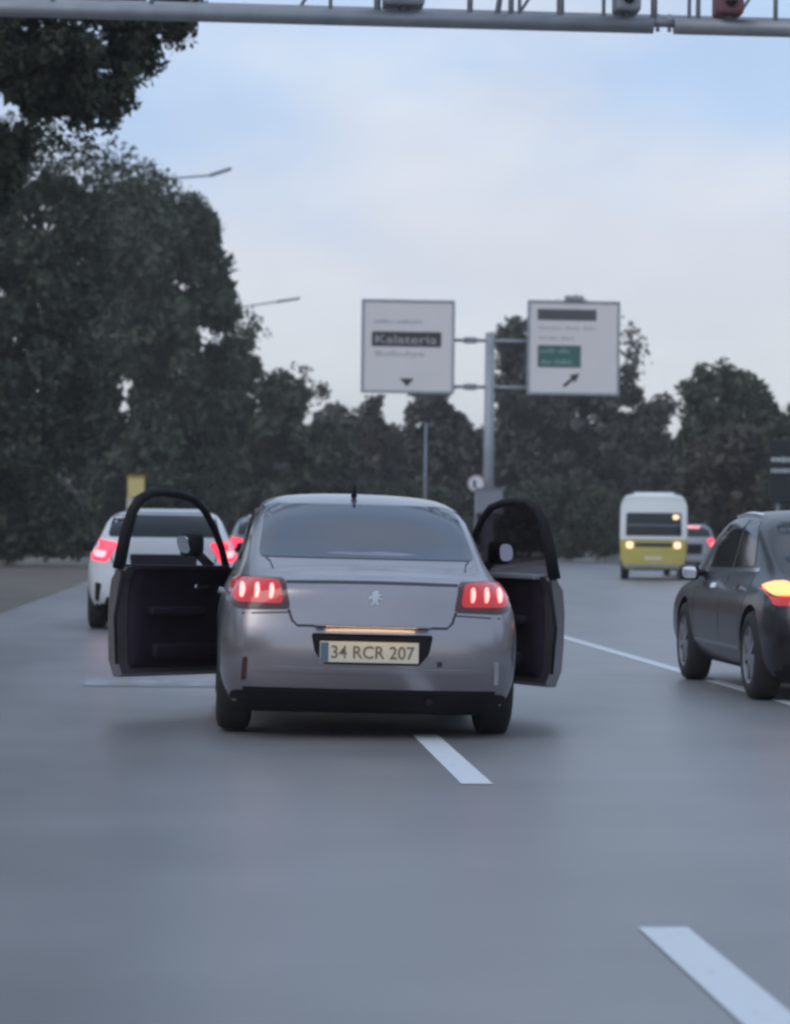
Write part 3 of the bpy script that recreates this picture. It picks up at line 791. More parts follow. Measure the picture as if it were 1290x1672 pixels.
# ---------------- other saloon body: the charcoal car on the right
def charcoal_saloon():
    root = thing('saloon_car', 'charcoal dark car at the right edge of the frame with a glowing orange rear lamp', 'car', (4.80, 17.85, 0), (0, 0, 0))
    st = [(y, z0, w * 1.0, zb * 0.965, wb, zt * (0.985 if zt > 1 else 0.99), wt, dr) for y, z0, w, zb, wb, zt, wt, dr in SEDAN]
    me = car_shell(st, SED_REAR, SED_FRONT)
    me.materials.append(M['dark_car'])
    bvh = bvh_of(me)
    cut = [(cyl_cutter(s * 0.58, s * 1.1, y, 0.32, 0.375), M['black']) for s in (-1, 1) for y in (0.82, 3.45)]
    finish_body(carve(me, cut), root, M['dark_car'])
    for s in (-1, 1):
        for y in (0.82, 3.45): wheel(root, s * 0.775, y, 0.325, 0.205, rim='steel_dark')
    panel('rear_window', rounded([(-0.62, 1.0), (0.62, 1.0), (0.53, 1.31), (-0.53, 1.31)], 0.06), bvh, 'rear', M['darkglass'], root)
    for s in (-1, 1):
        ol = [(s * 0.48, 0.86), (s * 0.74, 0.865), (s * 0.815, 0.83), (s * 0.81, 0.70), (s * 0.49, 0.70)]
        t = panel('tail_lamp', rounded(ol if s > 0 else ol[::-1], 0.03), bvh, 'rear', M['lens'], root, off=0.007)
        ol = [(s * 0.68, 0.855), (s * 0.75, 0.858), (s * 0.808, 0.825), (s * 0.80, 0.77), (s * 0.69, 0.77)]
        panel('indicator', rounded(ol if s > 0 else ol[::-1], 0.03), bvh, 'rear', M['orange'], t, off=0.03, skirt=0.03, res=0.02)
    seam('boot_gap', [(-0.47, 0.74), (-0.43, 0.65), (0.43, 0.65), (0.47, 0.74)], 0.012, bvh, 'rear', M['seam'], root)
    panel('bumper_valance', rounded([(-0.62, 0.36), (0.62, 0.36), (0.68, 0.24), (-0.68, 0.24)], 0.02), bvh, 'rear', M['black'], root, off=0.006)
    number_plate(root, 0, 0.0, 0.52, text=None)
    for s, ax in ((-1, 'left'), (1, 'right')):
        panel('side_window', rounded([(1.25, 0.975), (1.95, 0.95), (1.95, 1.325), (1.72, 1.315), (1.46, 1.2)], 0.03), bvh, ax, M['darkglass'], root)
        panel('side_window', rounded([(2.02, 0.95), (3.02, 0.945), (2.9, 1.08), (2.66, 1.30), (2.02, 1.33)], 0.03), bvh, ax, M['darkglass'], root)
        panel('window_trim', stroke([(1.05, 0.945), (2.0, 0.925), (3.1, 0.915)], 0.028), bvh, ax, M['chrome'], root, off=0.006)
        for pts in ([(1.10, 0.90), (1.08, 0.75), (1.22, 0.50), (1.24, 0.29)], [(1.985, 0.90), (1.985, 0.30)], [(3.02, 0.90), (3.05, 0.6), (3.0, 0.30)]):
            seam('door_gap', pts, 0.012, bvh, ax, M['seam'], root)
        for y in (1.24, 2.15): panel('door_handle', rounded([(y, 0.815), (y + 0.2, 0.815), (y + 0.2, 0.78), (y, 0.78)], 0.014), bvh, ax, M['chrome'], root, off=0.03, skirt=0.03)
        panel('sill_trim', stroke([(1.25, 0.36), (3.0, 0.36)], 0.024), bvh, ax, M['steel_dark'], root, off=0.008)
        bm = bmesh.new(); bm_box(bm, s * 0.92, 2.98, 0.90, 0.17, 0.12, 0.13, 0.045); bm_tube(bm, [(s * 0.78, 3.0, 0.90), (s * 0.88, 3.0, 0.90)], 0.03, 8)
        m_ = mesh_obj('door_mirror', bm, M['dark_car'], root, True)
        bm = bmesh.new(); bm_prism(bm, rounded([(s * 0.87, 0.85), (s * 0.985, 0.855), (s * 0.99, 0.945), (s * 0.875, 0.95)], 0.035), 2.908, 2.918)
        mesh_obj('mirror_glass', bm, M['mirror'], m_)
    panel('windscreen', rounded([(-0.60, 3.60), (0.60, 3.60), (0.54, 3.0), (-0.54, 3.0)], 0.05), bvh, 'top', M['darkglass'], root)
    for s in (-1, 1):
        panel('roof_rail', stroke([(s * 0.545, 1.85), (s * 0.55, 2.75)], 0.03), bvh, 'top', M['chrome'], root, off=0.02, skirt=0.02)
        ol = [(s * 0.50, 0.62), (s * 0.74, 0.66), (s * 0.72, 0.54), (s * 0.50, 0.53)]
        panel('headlamp', rounded(ol if s > 0 else ol[::-1], 0.03), bvh, 'front', M['chrome'], root)
charcoal_saloon()

HATCH = [
    (0.00, 0.30, 0.82, 1.05, 0.74, 1.10, 0.62, 0.02),
    (0.30, 0.23, 0.885, 1.06, 0.775, 1.26, 0.66, 0.035),
    (0.52, 0.21, 0.90, 1.06, 0.785, 1.40, 0.645, 0.045),
    (0.75, 0.20, 0.90, 1.05, 0.79, 1.455, 0.64, 0.05),
    (1.40, 0.19, 0.90, 1.01, 0.79, 1.485, 0.64, 0.055),
    (2.10, 0.19, 0.90, 0.95, 0.79, 1.475, 0.635, 0.055),
    (2.65, 0.19, 0.90, 0.94, 0.785, 1.42, 0.63, 0.045),
    (3.05, 0.19, 0.90, 0.93, 0.785, 1.24, 0.65, 0.03),
    (3.40, 0.20, 0.885, 0.91, 0.775, 1.03, 0.68, 0.02),
    (3.75, 0.21, 0.87, 0.86, 0.76, 0.94, 0.62, 0.02),
    (4.05, 0.23, 0.84, 0.78, 0.73, 0.85, 0.58, 0.02),
    (4.22, 0.27, 0.76, 0.66, 0.66, 0.72, 0.5, 0.02)]
HAT_REAR = [(0.30, 0.05), (0.38, 0.0), (0.55, 0.0), (0.70, 0.05), (0.90, 0.075), (1.10, 0.12)]
def hatchback(loc, rz, label, paint, scale=(1, 1, 1), lamp='lamp_red', core='lamp_pink', high_lamp=False, name='hatchback_car', plate='plate'):
    root = thing(name, label, 'car', loc, (0, 0, rz))
    root.scale = scale
    me = car_shell(HATCH, HAT_REAR, SED_FRONT)
    me.materials.append(paint)
    bvh = bvh_of(me)
    cut = [(cyl_cutter(s * 0.6, s * 1.1, y, 0.32, 0.38), M['black']) for s in (-1, 1) for y in (0.78, 3.35)]
    finish_body(carve(me, cut), root, paint)
    for s in (-1, 1):
        for y in (0.78, 3.35): wheel(root, s * 0.79, y, 0.325, 0.205)
    panel('rear_window', rounded([(-0.66, 1.125), (0.66, 1.125), (0.60, 1.39), (-0.60, 1.39)], 0.06), bvh, 'rear', M['darkglass'], root)
    panel('roof_spoiler', stroke([(-0.56, 1.425), (0.56, 1.425)], 0.04), bvh, 'rear', paint, root, off=0.03, skirt=0.04)
    for s in (-1, 1):
        ol = [(s * 0.53, 1.05), (s * 0.80, 1.10), (s * 0.86, 1.0), (s * 0.83, 0.84), (s * 0.66, 0.82), (s * 0.60, 0.94)]
        t = panel('tail_lamp', rounded(ol if s > 0 else ol[::-1], 0.04), bvh, 'rear', M[lamp], root, off=0.008)
        ol = [(s * 0.66, 0.95), (s * 0.80, 0.97), (s * 0.81, 0.89), (s * 0.69, 0.87)]
        panel('lamp_core', rounded(ol if s > 0 else ol[::-1], 0.03), bvh, 'rear', M[core], t, off=0.014)
        ol = [(s * 0.72, 0.56), (s * 0.79, 0.58), (s * 0.79, 0.36), (s * 0.75, 0.34)]
        panel('bumper_vent', rounded(ol if s > 0 else ol[::-1], 0.02), bvh, 'rear', M['black'], root, off=0.008)
    seam('tailgate_gap', [(-0.55, 1.03), (-0.62, 0.90), (-0.52, 0.60), (0.52, 0.60), (0.62, 0.90), (0.55, 1.03)], 0.016, bvh, 'rear', M['seam'], root)
    panel('tailgate_recess', rounded([(-0.40, 0.92), (0.40, 0.92), (0.36, 0.63), (-0.36, 0.63)], 0.03), bvh, 'rear', M['black'], root, off=0.004)
    panel('number_plate', [(-0.26, 0.735), (0.26, 0.735), (0.26, 0.645), (-0.26, 0.645)], bvh, 'rear', M[plate], root, off=0.012)
    panel('bumper_valance', rounded([(-0.66, 0.40), (0.66, 0.40), (0.70, 0.24), (-0.70, 0.24)], 0.02), bvh, 'rear', M['black'], root, off=0.006)
    for s, ax in ((-1, 'left'), (1, 'right')):
        panel('side_window', rounded([(0.62, 1.02), (1.28, 1.0), (1.28, 1.37), (0.85, 1.36)], 0.03), bvh, ax, M['darkglass'], root)
        panel('side_window', rounded([(1.36, 1.0), (2.72, 0.985), (2.45, 1.3), (2.2, 1.365), (1.36, 1.375)], 0.03), bvh, ax, M['darkglass'], root)
        bm = bmesh.new(); bm_box(bm, s * 0.965, 2.70, 1.0, 0.2, 0.12, 0.14, 0.045); bm_tube(bm, [(s * 0.82, 2.72, 0.96), (s * 0.9, 2.72, 0.98)], 0.03, 8)
        mesh_obj('door_mirror', bm, M['black'], root, True)
    if high_lamp: panel('brake_light', rounded([(-0.16, 1.425), (0.30, 1.425), (0.30, 1.37), (-0.16, 1.37)], 0.02), bvh, 'rear', M['lamp_pink'], root, off=0.02)
    panel('windscreen', rounded([(-0.62, 3.25), (0.62, 3.25), (0.56, 2.75), (-0.56, 2.75)], 0.05), bvh, 'top', M['darkglass'], root)
    return root
hatchback((-0.60, 31.0, 0), 0.0, 'white hatchback with lit red tail lamps ahead in the left lane', M['white'], (1.03, 1, 1.0))
hatchback((1.07, 45.5, 0), 0.0, 'grey car half hidden between the white hatchback and the silver saloon', M['grey_car'], (1.0, 1, 1.04), lamp='lamp_red', core='lamp_red')
cb = P(1128, 900, 85.5)
hatchback((cb.x, cb.y, 0), R(-10), 'pale car with red tail lamps beyond the yellow minibus', M['grey_car'], (1.0, 1, 1.17), plate='black', high_lamp=True)

# ---------------- minibus
def minibus():
    b = P(1067, 900, 76.0)
    root = thing('minibus', 'small minibus with a white top and yellow lower half on the right branch', 'minibus', (b.x, b.y, 0), (0, 0, R(-9.7)))
    st = [(0.0, 0.30, 0.99, 2.20, 0.985, 2.46, 0.84, 0.02), (0.10, 0.30, 1.0, 2.22, 0.99, 2.50, 0.84, 0.02), (0.35, 0.28, 1.0, 2.23, 0.99, 2.54, 0.83, 0.02), (0.8, 0.28, 1.0, 2.23, 0.99, 2.56, 0.83, 0.02),
          (2.5, 0.28, 1.0, 2.23, 0.99, 2.56, 0.83, 0.02), (4.3, 0.28, 1.0, 2.2, 0.985, 2.54, 0.83, 0.02), (5.0, 0.28, 1.0, 1.9, 0.95, 2.35, 0.78, 0.06),
          (5.5, 0.30, 0.98, 1.3, 0.93, 1.6, 0.78, 0.05), (5.9, 0.34, 0.9, 1.0, 0.85, 1.12, 0.7, 0.04)]
    rear = [(0.34, 0.03), (0.45, 0.0), (1.0, 0.0), (1.6, 0.02), (2.2, 0.08), (2.5, 0.16)]
    me = car_shell(st, rear, [(0.3, -0.05), (0.6, 0), (1.1, -0.1)], corner=0.05)
    bm = bmesh.new(); bm.from_mesh(me)
    bmesh.ops.bisect_plane(bm, geom=bm.verts[:] + bm.edges[:] + bm.faces[:], plane_co=(0, 0, 1.20), plane_no=(0, 0, 1))
    for f in bm.faces: f.material_index = 0 if f.calc_center_median().z < 1.20 else 1
    bm.to_mesh(me); bm.free()
    me.materials.append(M['bus_yellow']); me.materials.append(M['bus_white'])
    bvh = bvh_of(me)
    cut = [(cyl_cutter(s * 0.65, s * 1.2, y, 0.34, 0.40), M['black']) for s in (-1, 1) for y in (1.25, 4.6)]
    body = finish_body(carve(me, cut), root, M['bus_yellow'])
    for s in (-1, 1):
        for y in (1.25, 4.6): wheel(root, s * 0.86, y, 0.35, 0.22)
    win = panel('rear_window', rounded([(-0.82, 1.30), (0.82, 1.30), (0.81, 1.99), (-0.81, 1.99)], 0.06), bvh, 'rear', M['darkglass'], root, off=0.006)
    panel('window_divider', stroke([(-0.77, 1.62), (0.77, 1.62)], 0.03), bvh, 'rear', M['steel_dark'], win, off=0.012)
    panel('ceiling_lamp', rounded([(0.56, 1.80), (0.74, 1.80), (0.74, 1.93), (0.56, 1.93)], 0.05), bvh, 'rear', M['warm_dim'], win, off=0.014)
    panel('boot_band', rounded([(-0.56, 1.10), (0.56, 1.10), (0.54, 0.98), (-0.54, 0.98)], 0.03), bvh, 'rear', M['seam'], root, off=0.006)
    panel('rear_ledge', stroke([(-0.78, 1.235), (0.78, 1.235)], 0.06), bvh, 'rear', M['bus_white'], root, off=0.03, skirt=0.03)
    for s in (-1, 1):
        ol = [(s * 0.60, 1.13), (s * 0.80, 1.13), (s * 0.80, 0.94), (s * 0.60, 0.94)]
        panel('tail_lamp', rounded(ol if s > 0 else ol[::-1], 0.06), bvh, 'rear', M['warm_dim'], root, off=0.012)
    panel('rear_bumper', rounded([(-0.86, 0.46), (0.86, 0.46), (0.86, 0.37), (-0.86, 0.37)], 0.03), bvh, 'rear', M['steel'], root, off=0.03, skirt=0.03)
    panel('number_plate', [(-0.26, 0.70), (0.26, 0.70), (0.26, 0.59), (-0.26, 0.59)], bvh, 'rear', M['plate'], root, off=0.01)
    for ax in ('left', 'right'):
        for k in range(3):
            panel('side_window', rounded([(0.6 + k * 1.3, 1.32), (1.75 + k * 1.3, 1.32), (1.75 + k * 1.3, 1.98), (0.6 + k * 1.3, 1.98)], 0.08), bvh, ax, M['darkglass'], root)
    panel('windscreen', rounded([(-0.75, 1.4), (0.75, 1.4), (0.7, 2.1), (-0.7, 2.1)], 0.08), bvh, 'front', M['darkglass'], root)
    bm = bmesh.new(); bm_box(bm, 0, 1.6, 2.575, 1.2, 1.5, 0.07, 0.03)
    mesh_obj('roof_hatch', bm, M['bus_white'], root)
minibus()

# ------------------------------------------------------------------ overhead gantry
def gantry():
    root = thing('gantry', 'grey steel lattice gantry spanning the road across the top of the frame', 'gantry', (0, 26.2, 0))
    z0, z1, ya, yb = P(645, 27, 26.2).z, 7.5, 0.0, 0.55
    xl, xr = -9.0, 13.2
    jx = P(1092, 40, 26.2).x
    for y in (ya, yb):
        for z in (z0, z1):
            if y == ya and z == z0:      # the near lower chord is bolted together at a flange
                tube('chord', [(xl, y, z), (jx - 0.11, y, z)], 0.085, M['steel'], root, 12)
                tube('chord', [(jx + 0.11, y, z), (xr, y, z)], 0.085, M['steel'], root, 12)
                tube('flange_joint', [(jx - 0.11, y, z + 0.03), (jx + 0.11, y, z + 0.03)], 0.045, M['steel_dark'], root, 12)
                for e in (-0.06, 0.06): tube('flange_bolt', [(jx + e, y, z - 0.06), (jx + e, y, z + 0.12)], 0.02, M['steel'], root, 8)
            else:
                tube('chord', [(xl, y, z + (0.17 if y == yb else 0)), (xr, y, z + (0.17 if y == yb else 0))], 0.06, M['steel'], root, 12)
    px = [(540, 0.02), (617, 0.035), (770, 0.03), (838, 0.03), (852, 0.02), (920, 0.04), (992, 0.02), (1076, 0.035), (1135, 0.02), (1150, 0.025), (1280, 0.025)]
    xs = [P(p, 20, 26.2).x for p, _ in px]
    for (p, r), x in zip(px, xs): tube('upright', [(x, ya, z0), (x, ya, z1)], r, M['steel'], root, 8)
    for k, x in enumerate(np.arange(xl + 0.6, xr, 1.15)):
        tube('brace', [(x, yb, z0 + 0.17), (x + 0.55, yb, z1)], 0.02, M['steel'], root, 6)
        tube('crosspiece', [(x, ya, z0 + 0.02), (x, yb, z0 + 0.17)], 0.018, M['steel'], root, 6)
    for x in np.arange(xl + 0.3, P(330, 20, 26.2).x, 1.0): tube('upright', [(x, ya, z0), (x, ya, z1)], 0.025, M['steel'], root, 8)
    tube('diagonal', [(P(815, 12, 26.2).x, ya, z0 + 0.05), (P(838, 12, 26.2).x, ya, z1)], 0.03, M['steel'], root, 8)
    for x in (xl, xr):
        tube('leg', [(x, 0.45, -0.1), (x, 0.45, z1 + 0.1)], 0.22, M['steel_dark'], root, 14)
        box('base_plate', (x, 0.45, 0.06), (0.7, 0.7, 0.3), M['kerb'], root)
    for p, w, m, nm in ((660, 0.42, 'steel_dark', 'camera_box'), (1030, 0.26, 'steel_dark', 'camera_box'), (1200, 0.28, 'redbox', 'camera_box')):
        x = P(p, 10, 26.2).x
        zc = z0 + 0.24
        b = thing(nm, {660: 'wide dark camera housing standing on the gantry beam left of the others', 1030: 'small grey camera housing between uprights of the gantry', 1200: 'dull red box on the gantry beam near the top right corner'}[p], 'camera box', (x, 26.2, z0 + 0.085), group='boxes on the gantry')
        bm = bmesh.new(); bm_box(bm, 0, 0, 0.16, w, 0.35, 0.26, 0.04); mesh_obj('housing', bm, M[m], b)
        tube('stem', [(0, 0, -0.01), (0, 0, 0.06)], 0.05, M['steel_dark'], b, 8)
        tube('camera_lens', [(0, -0.17, 0.16), (0, -0.20, 0.16)], 0.06, M['darkglass'], b, 12)
gantry()

# ------------------------------------------------------------------ direction signs on their pole
SD = 84.0
def sgn(px, py, d=SD): return P(px, py, d)
def sign_pole():
    b = sgn(796, 900); base = (b.x, b.y, 0)
    root = thing('sign_pole', 'tall grey pole carrying the two white direction signs', 'pole', base)
    zt = sgn(789, 543).z
    tube('pole', [(0, 0, 0), (0, 0, zt)], [0.19, 0.15], M['steel'], root, 14)
    for py in (556, 632):
        z = sgn(793, py).z
        x0 = sgn(735, py).x - b.x; x1 = sgn(868, py).x - b.x
        tube('arm', [(x0, -0.0, z), (0, 0, z)], 0.055, M['steel_dark'], root, 8)
        tube('arm', [(0, 0, z), (x1, 0, z)], 0.055, M['steel'], root, 8)
        box('clamp', (sgn(768, py).x - b.x, 0, z), (0.42, 0.2, 0.2), M['steel_dark'], root, 0.03)
    box('base_plate', (0, 0, 0.13), (0.7, 0.7, 0.08), M['steel'], root)
    return b
pb = sign_pole()
SR = (0, 0, R(-5.5))          # the boards turned a little to oncoming traffic
def board(px0, px1, py0, py1, label):
    c = sgn((px0 + px1) / 2, (py0 + py1) / 2); s = FOC / SD
    w, h = (px1 - px0) / s, (py1 - py0) / s
    root = thing('direction_sign', label, 'road sign', (c.x, pb.y - 0.18, c.z), (0, 0, 0), 'white direction signs')
    box('sign_panel', (0, 0, 0), (w - 0.09, 0.05, h - 0.09), M['signface'], root, 0)
    fr = M['steel']
    box('frame_rail', (0, 0, h / 2 - 0.04), (w, 0.09, 0.09), fr, root, 0.01); box('frame_rail', (0, 0, -h / 2 + 0.04), (w, 0.09, 0.09), fr, root, 0.01)
    for s_ in (-1, 1): box('frame_rail', (s_ * (w / 2 - 0.04), 0, 0), (0.09, 0.09, h - 0.17), fr, root, 0.01)
    for z in (-0.75, 0.75): box('back_bracket', (0, 0.075, z), (w * 0.8, 0.09, 0.1), M['steel_dark'], root, 0.01)
    k = 1 / s; cx, cy = (px0 + px1) / 2, (py0 + py1) / 2
    def at(px, py): return ((px - cx) * k, (cy - py) * k)
    def field(name, a, b_, c_, d_, m, y=-0.031, par=None, **pr):
        x0, z1 = at(a, b_); x1, z0 = at(c_, d_)
        return box(name, ((x0 + x1) / 2, y, (z0 + z1) / 2), (x1 - x0, 0.012, z1 - z0), M[m], par or root, 0, **pr)
    return root, at, field, k
r1, at, field, k = board(589, 741, 491, 643, 'white direction sign left of the pole with a dark name panel and a small arrow')
def scribble(at, root, x0, x1, yc, h, m, y, words_):
    """unreadable print: short word-long runs of upright strokes"""
    bm = bmesh.new()
    x = x0
    rr = random.Random(int(x0 + yc))
    for wlen in words_:
        for _ in range(wlen):
            if x > x1: break
            hh = h * rr.choice((0.62, 0.62, 0.7, 1.0)); (a, zc) = at(x, yc + (h - hh) / 2); w = rr.uniform(1.6, 2.4)
            b_ = at(x + w, yc)[0]
            bm_box(bm, (a + b_) / 2, y, zc, b_ - a, 0.006, hh * k)
            x += w + rr.uniform(1.2, 2.0)
        x += 4
    return mesh_obj('faded_print', bm, M[m], root, kind='stuff')
scribble(at, r1, 610, 700, 526, 7, 'sign_pale', -0.029, (9, 12))
f = field('name_panel', 606, 543, 719, 567, 'sign_black')
x, z = at(662, 555.5); lettering('Kalateria', (x, -0.039, z), 14 * k, 100 * k, M['sign_pale'], f, 0.005)
x, z = at(652, 580); lettering('Bulbuliye', (x, -0.028, z), 11 * k, 80 * k, M['sign_pale'], r1, 0.012)
ar = [at(*p) for p in ((652, 619), (675, 619), (664, 632))]
prism('arrow', ar, -0.036, -0.024, M['sign_black'], r1)
r2, at, field, k = board(861, 1013, 491, 645, 'white direction sign right of the pole with a green panel and a slanting arrow')
f = field('name_panel', 877, 505, 974, 523, 'sign_grey')
scribble(at, f, 883, 968, 514, 8, 'sign_grey', -0.039, (8, 9))
scribble(at, r2, 880, 985, 535, 6, 'sign_pale', -0.029, (10, 7, 6))
scribble(at, r2, 880, 955, 552, 6, 'sign_pale', -0.029, (9, 7))
f = field('green_panel', 878, 564, 949, 600, 'sign_green')
scribble(at, f, 882, 940, 573, 7, 'sign_greenprint', -0.039, (7, 6))
scribble(at, f, 884, 945, 591, 8, 'sign_greenprint', -0.039, (5, 8))
x, z = at(887, 590); 
def turn(pts, ang, c):
    ca, sa = math.cos(ang), math.sin(ang)
    return [(c[0] + x * ca - y * sa, c[1] + x * sa + y * ca) for x, y in pts]
c = at(934, 620)
prism('arrow', turn([(-0.34, 0.05), (0.04, 0.05), (0.04, 0.15), (0.34, 0), (0.04, -0.15), (0.04, -0.05), (-0.34, -0.05)], R(40), c), -0.036, -0.024, M['sign_black'], r2)
x, z = at(937, 486); box('top_lamp', (x, 0, 1.54 + 0.09), (0.62, 0.25, 0.16), M['steel'], r2, 0.03)

c = sgn(776, 790)
t = thing('round_sign', 'small round white road sign beside the foot of the sign pole', 'road sign', (c.x, pb.y - 0.3, 0))
bm = bmesh.new()
def disc(bm, r, y0, y1, z, n=32):
    bm_prism(bm, [(math.cos(a / n * 2 * math.pi) * r, z + math.sin(a / n * 2 * math.pi) * r) for a in range(n)], y0, y1)
disc(bm, 0.29, -0.015, 0.015, c.z); pl = mesh_obj('sign_disc', bm, M['sign_red'], t)
bm = bmesh.new(); disc(bm, 0.225, -0.03, -0.01, c.z); mesh_obj('sign_face', bm, M['sign_white'], pl)
box('symbol', (-0.06, -0.034, c.z), (0.10, 0.012, 0.24), M['sign_grey'], pl, 0)
tube('post', [(0, 0.03, 0), (0, 0.03, c.z + 0.2)], 0.03, M['steel'], t, 8)

c = sgn(797, 819)
t = thing('control_cabinet', 'plain grey cabinet fixed on the sign pole below the round sign', 'cabinet', (c.x, pb.y - 0.38, c.z))
box('housing', (0, 0, 0), (0.86, 0.34, 0.80), M['box'], t, 0.02)
box('cabinet_door', (0, -0.178, 0), (0.76, 0.02, 0.70), M['box'], t, 0.01)
box('roof_plate', (0, 0, 0.425), (0.94, 0.42, 0.04), M['box'], t, 0.005)

c = P(693, 900, 100)
t = thing('slim_pole', 'slim pale pole rising behind the roof of the silver car', 'pole', (c.x, c.y, 0))
tube('pole', [(0, 0, 0), (0, 0, P(693, 690, 100).z)], [0.075, 0.045], M['steel_dark'], t, 8)
box('base_plate', (0, 0, 0.12), (0.4, 0.4, 0.06), M['steel_dark'], t, 0)

# yellow roadside sign on the left
d = 121.0
c = P(222, 796, d); g = P(211, 900, d)
t = thing('roadside_sign', 'yellow roadside board on a pale post behind the white hatchback', 'sign', (g.x, g.y, 0))
w = 27 * d / FOC
box('sign_panel', (c.x - g.x, 0, c.z), (w, 0.06, 31 * d / FOC), M['yellow'], t, 0.01)
box('top_edge', (c.x - g.x, 0, P(222, 778, d).z), (w + 0.1, 0.1, 0.12), M['yellow_edge'], t, 0.01)
box('post', (0, 0.02, P(211, 812, d).z / 2), (0.3, 0.1, P(211, 812, d).z), M['pale_pole'], t, 0.01)

# dark board at the right edge
d = 62.0
c = P(1312, 770, d); s = FOC / d
t = thing('dark_board', 'dark navy board with pale lines of print at the right edge of the frame', 'sign', (c.x, c.y, 0))
box('sign_panel', (0, 0, c.z), (1.7, 0.07, 1.5), M['navy'], t, 0.01)
for py, w, x in ((751, 1.25, 0), (769, 1.25, 0.02)):
    bm = bmesh.new(); zz = P(1300, py, d).z; xx = -0.80; rr = random.Random(py)
    while xx < 0.62:
        l = rr.uniform(0.05, 0.12); bm_box(bm, xx + l / 2, -0.04, zz, l, 0.02, 0.10 if rr.random() < 0.7 else 0.14); xx += l + 0.02
    mesh_obj('print_line', bm, M['navyprint'], t, kind='stuff')
zz = P(1290, 798, d).z
bm = bmesh.new(); n = 20
bm_prism(bm, [(-0.08 + 0.13 * math.cos(a / n * 2 * math.pi), zz + 0.16 * math.sin(a / n * 2 * math.pi)) for a in range(n)], -0.05, -0.03); mesh_obj('emblem', bm, M['navyprint'], t)
for x in (-0.6, 0.6): tube('post', [(x, 0.07, 0), (x, 0.07, c.z + 0.6)], 0.05, M['steel_dark'], t, 8)

# street lamps over the left edge
def street_lamp(px_tip, py_tip, px_in, py_in, d, reach, label):
    tip, inn = P(px_tip, py_tip, d), P(px_in, py_in, d)
    px_ = tip.x - reach
    t = thing('street_lamp', label, 'street lamp', (px_, tip.y, 0), group='street lamps on the left verge')
    L_ = lambda p: (p.x - px_, 0, p.z)
    zt = inn.z - 0.9
    tube('pole', [(0, 0, 0), (0, 0, zt * 0.6), (0, 0, zt)], [0.13, 0.10, 0.07], M['steel'], t, 10)
    a = Vector(L_(inn))
    tube('arm', [(0, 0, zt), (0.25, 0, zt + 0.35), (a.x * 0.6, 0, lerp(zt, a.z, 0.75)), tuple(a)], 0.045, M['steel'], t, 8)
    b = Vector(L_(tip)); m_ = (a + b) / 2; ln = (b - a).length; ang = math.atan2(b.z - a.z, b.x - a.x)
    bm = bmesh.new(); vs = bm_box(bm, 0, 0, 0, ln, 0.28, 0.13, 0.05)
    bmesh.ops.rotate(bm, cent=(0, 0, 0), matrix=Matrix.Rotation(-ang, 3, 'Y'), verts=bm.verts[:]); bmesh.ops.translate(bm, vec=m_, verts=bm.verts[:])
    h = mesh_obj('lamp_head', bm, M['steel_dark'], t)
street_lamp(378, 275, 342, 287, 105, 6.9, 'nearer street lamp poking out of the tall left tree')
street_lamp(490, 487, 452, 493, 140, 4.6, 'farther street lamp beyond the tall left tree')

# ------------------------------------------------------------------ trees
def inside(poly, x, y):
    c = np.zeros(len(x), bool); n = len(poly); j = n - 1
    for i in range(n):
        xi, yi = poly[i]; xj, yj = poly[j]
        hit = ((yi > y) != (yj > y)) & (x < (xj - xi) * (y - yi) / (yj - yi + 1e-9) + xi)
        c ^= hit; j = i
    return c
def edge_dist(poly, x, y):
    d = np.full(len(x), 1e9); n = len(poly)
    for i in range(n):
        a = np.array(poly[i], float); b = np.array(poly[(i + 1) % n], float); ab_ = b - a
        t = np.clip(((x - a[0]) * ab_[0] + (y - a[1]) * ab_[1]) / (ab_ @ ab_ + 1e-9), 0, 1)
        d = np.minimum(d, np.hypot(x - a[0] - t * ab_[0], y - a[1] - t * ab_[1]))
    return d

LEAF = np.array([(-0.5, 0, 0), (0, -0.27, 0.04), (0.5, 0, 0), (0, 0.27, 0.04)])
def leaves_mesh(name, cen, size):
    n = len(cen)
    q = RNG.normal(size=(n, 4)); q /= np.linalg.norm(q, axis=1)[:, None]
    w, x, y, z = q.T
    Rm = np.stack([1 - 2 * (y * y + z * z), 2 * (x * y - z * w), 2 * (x * z + y * w), 2 * (x * y + z * w), 1 - 2 * (x * x + z * z), 2 * (y * z - x * w),
                   2 * (x * z - y * w), 2 * (y * z + x * w), 1 - 2 * (x * x + y * y)], 1).reshape(n, 3, 3)
    sc = RNG.uniform(0.6, 1.35, n) * size
    v = np.einsum('nij,kj->nki', Rm, LEAF) * sc[:, None, None] + cen[:, None, :]
    me = bpy.data.meshes.new(name)
    me.vertices.add(n * 4); me.vertices.foreach_set('co', v.astype(np.float32).ravel())
    me.loops.add(n * 4); me.loops.foreach_set('vertex_index', np.arange(n * 4, dtype=np.int32))
    me.polygons.add(n); me.polygons.foreach_set('loop_start', np.arange(0, n * 4, 4, dtype=np.int32))
    me.update(calc_edges=True)
    return me

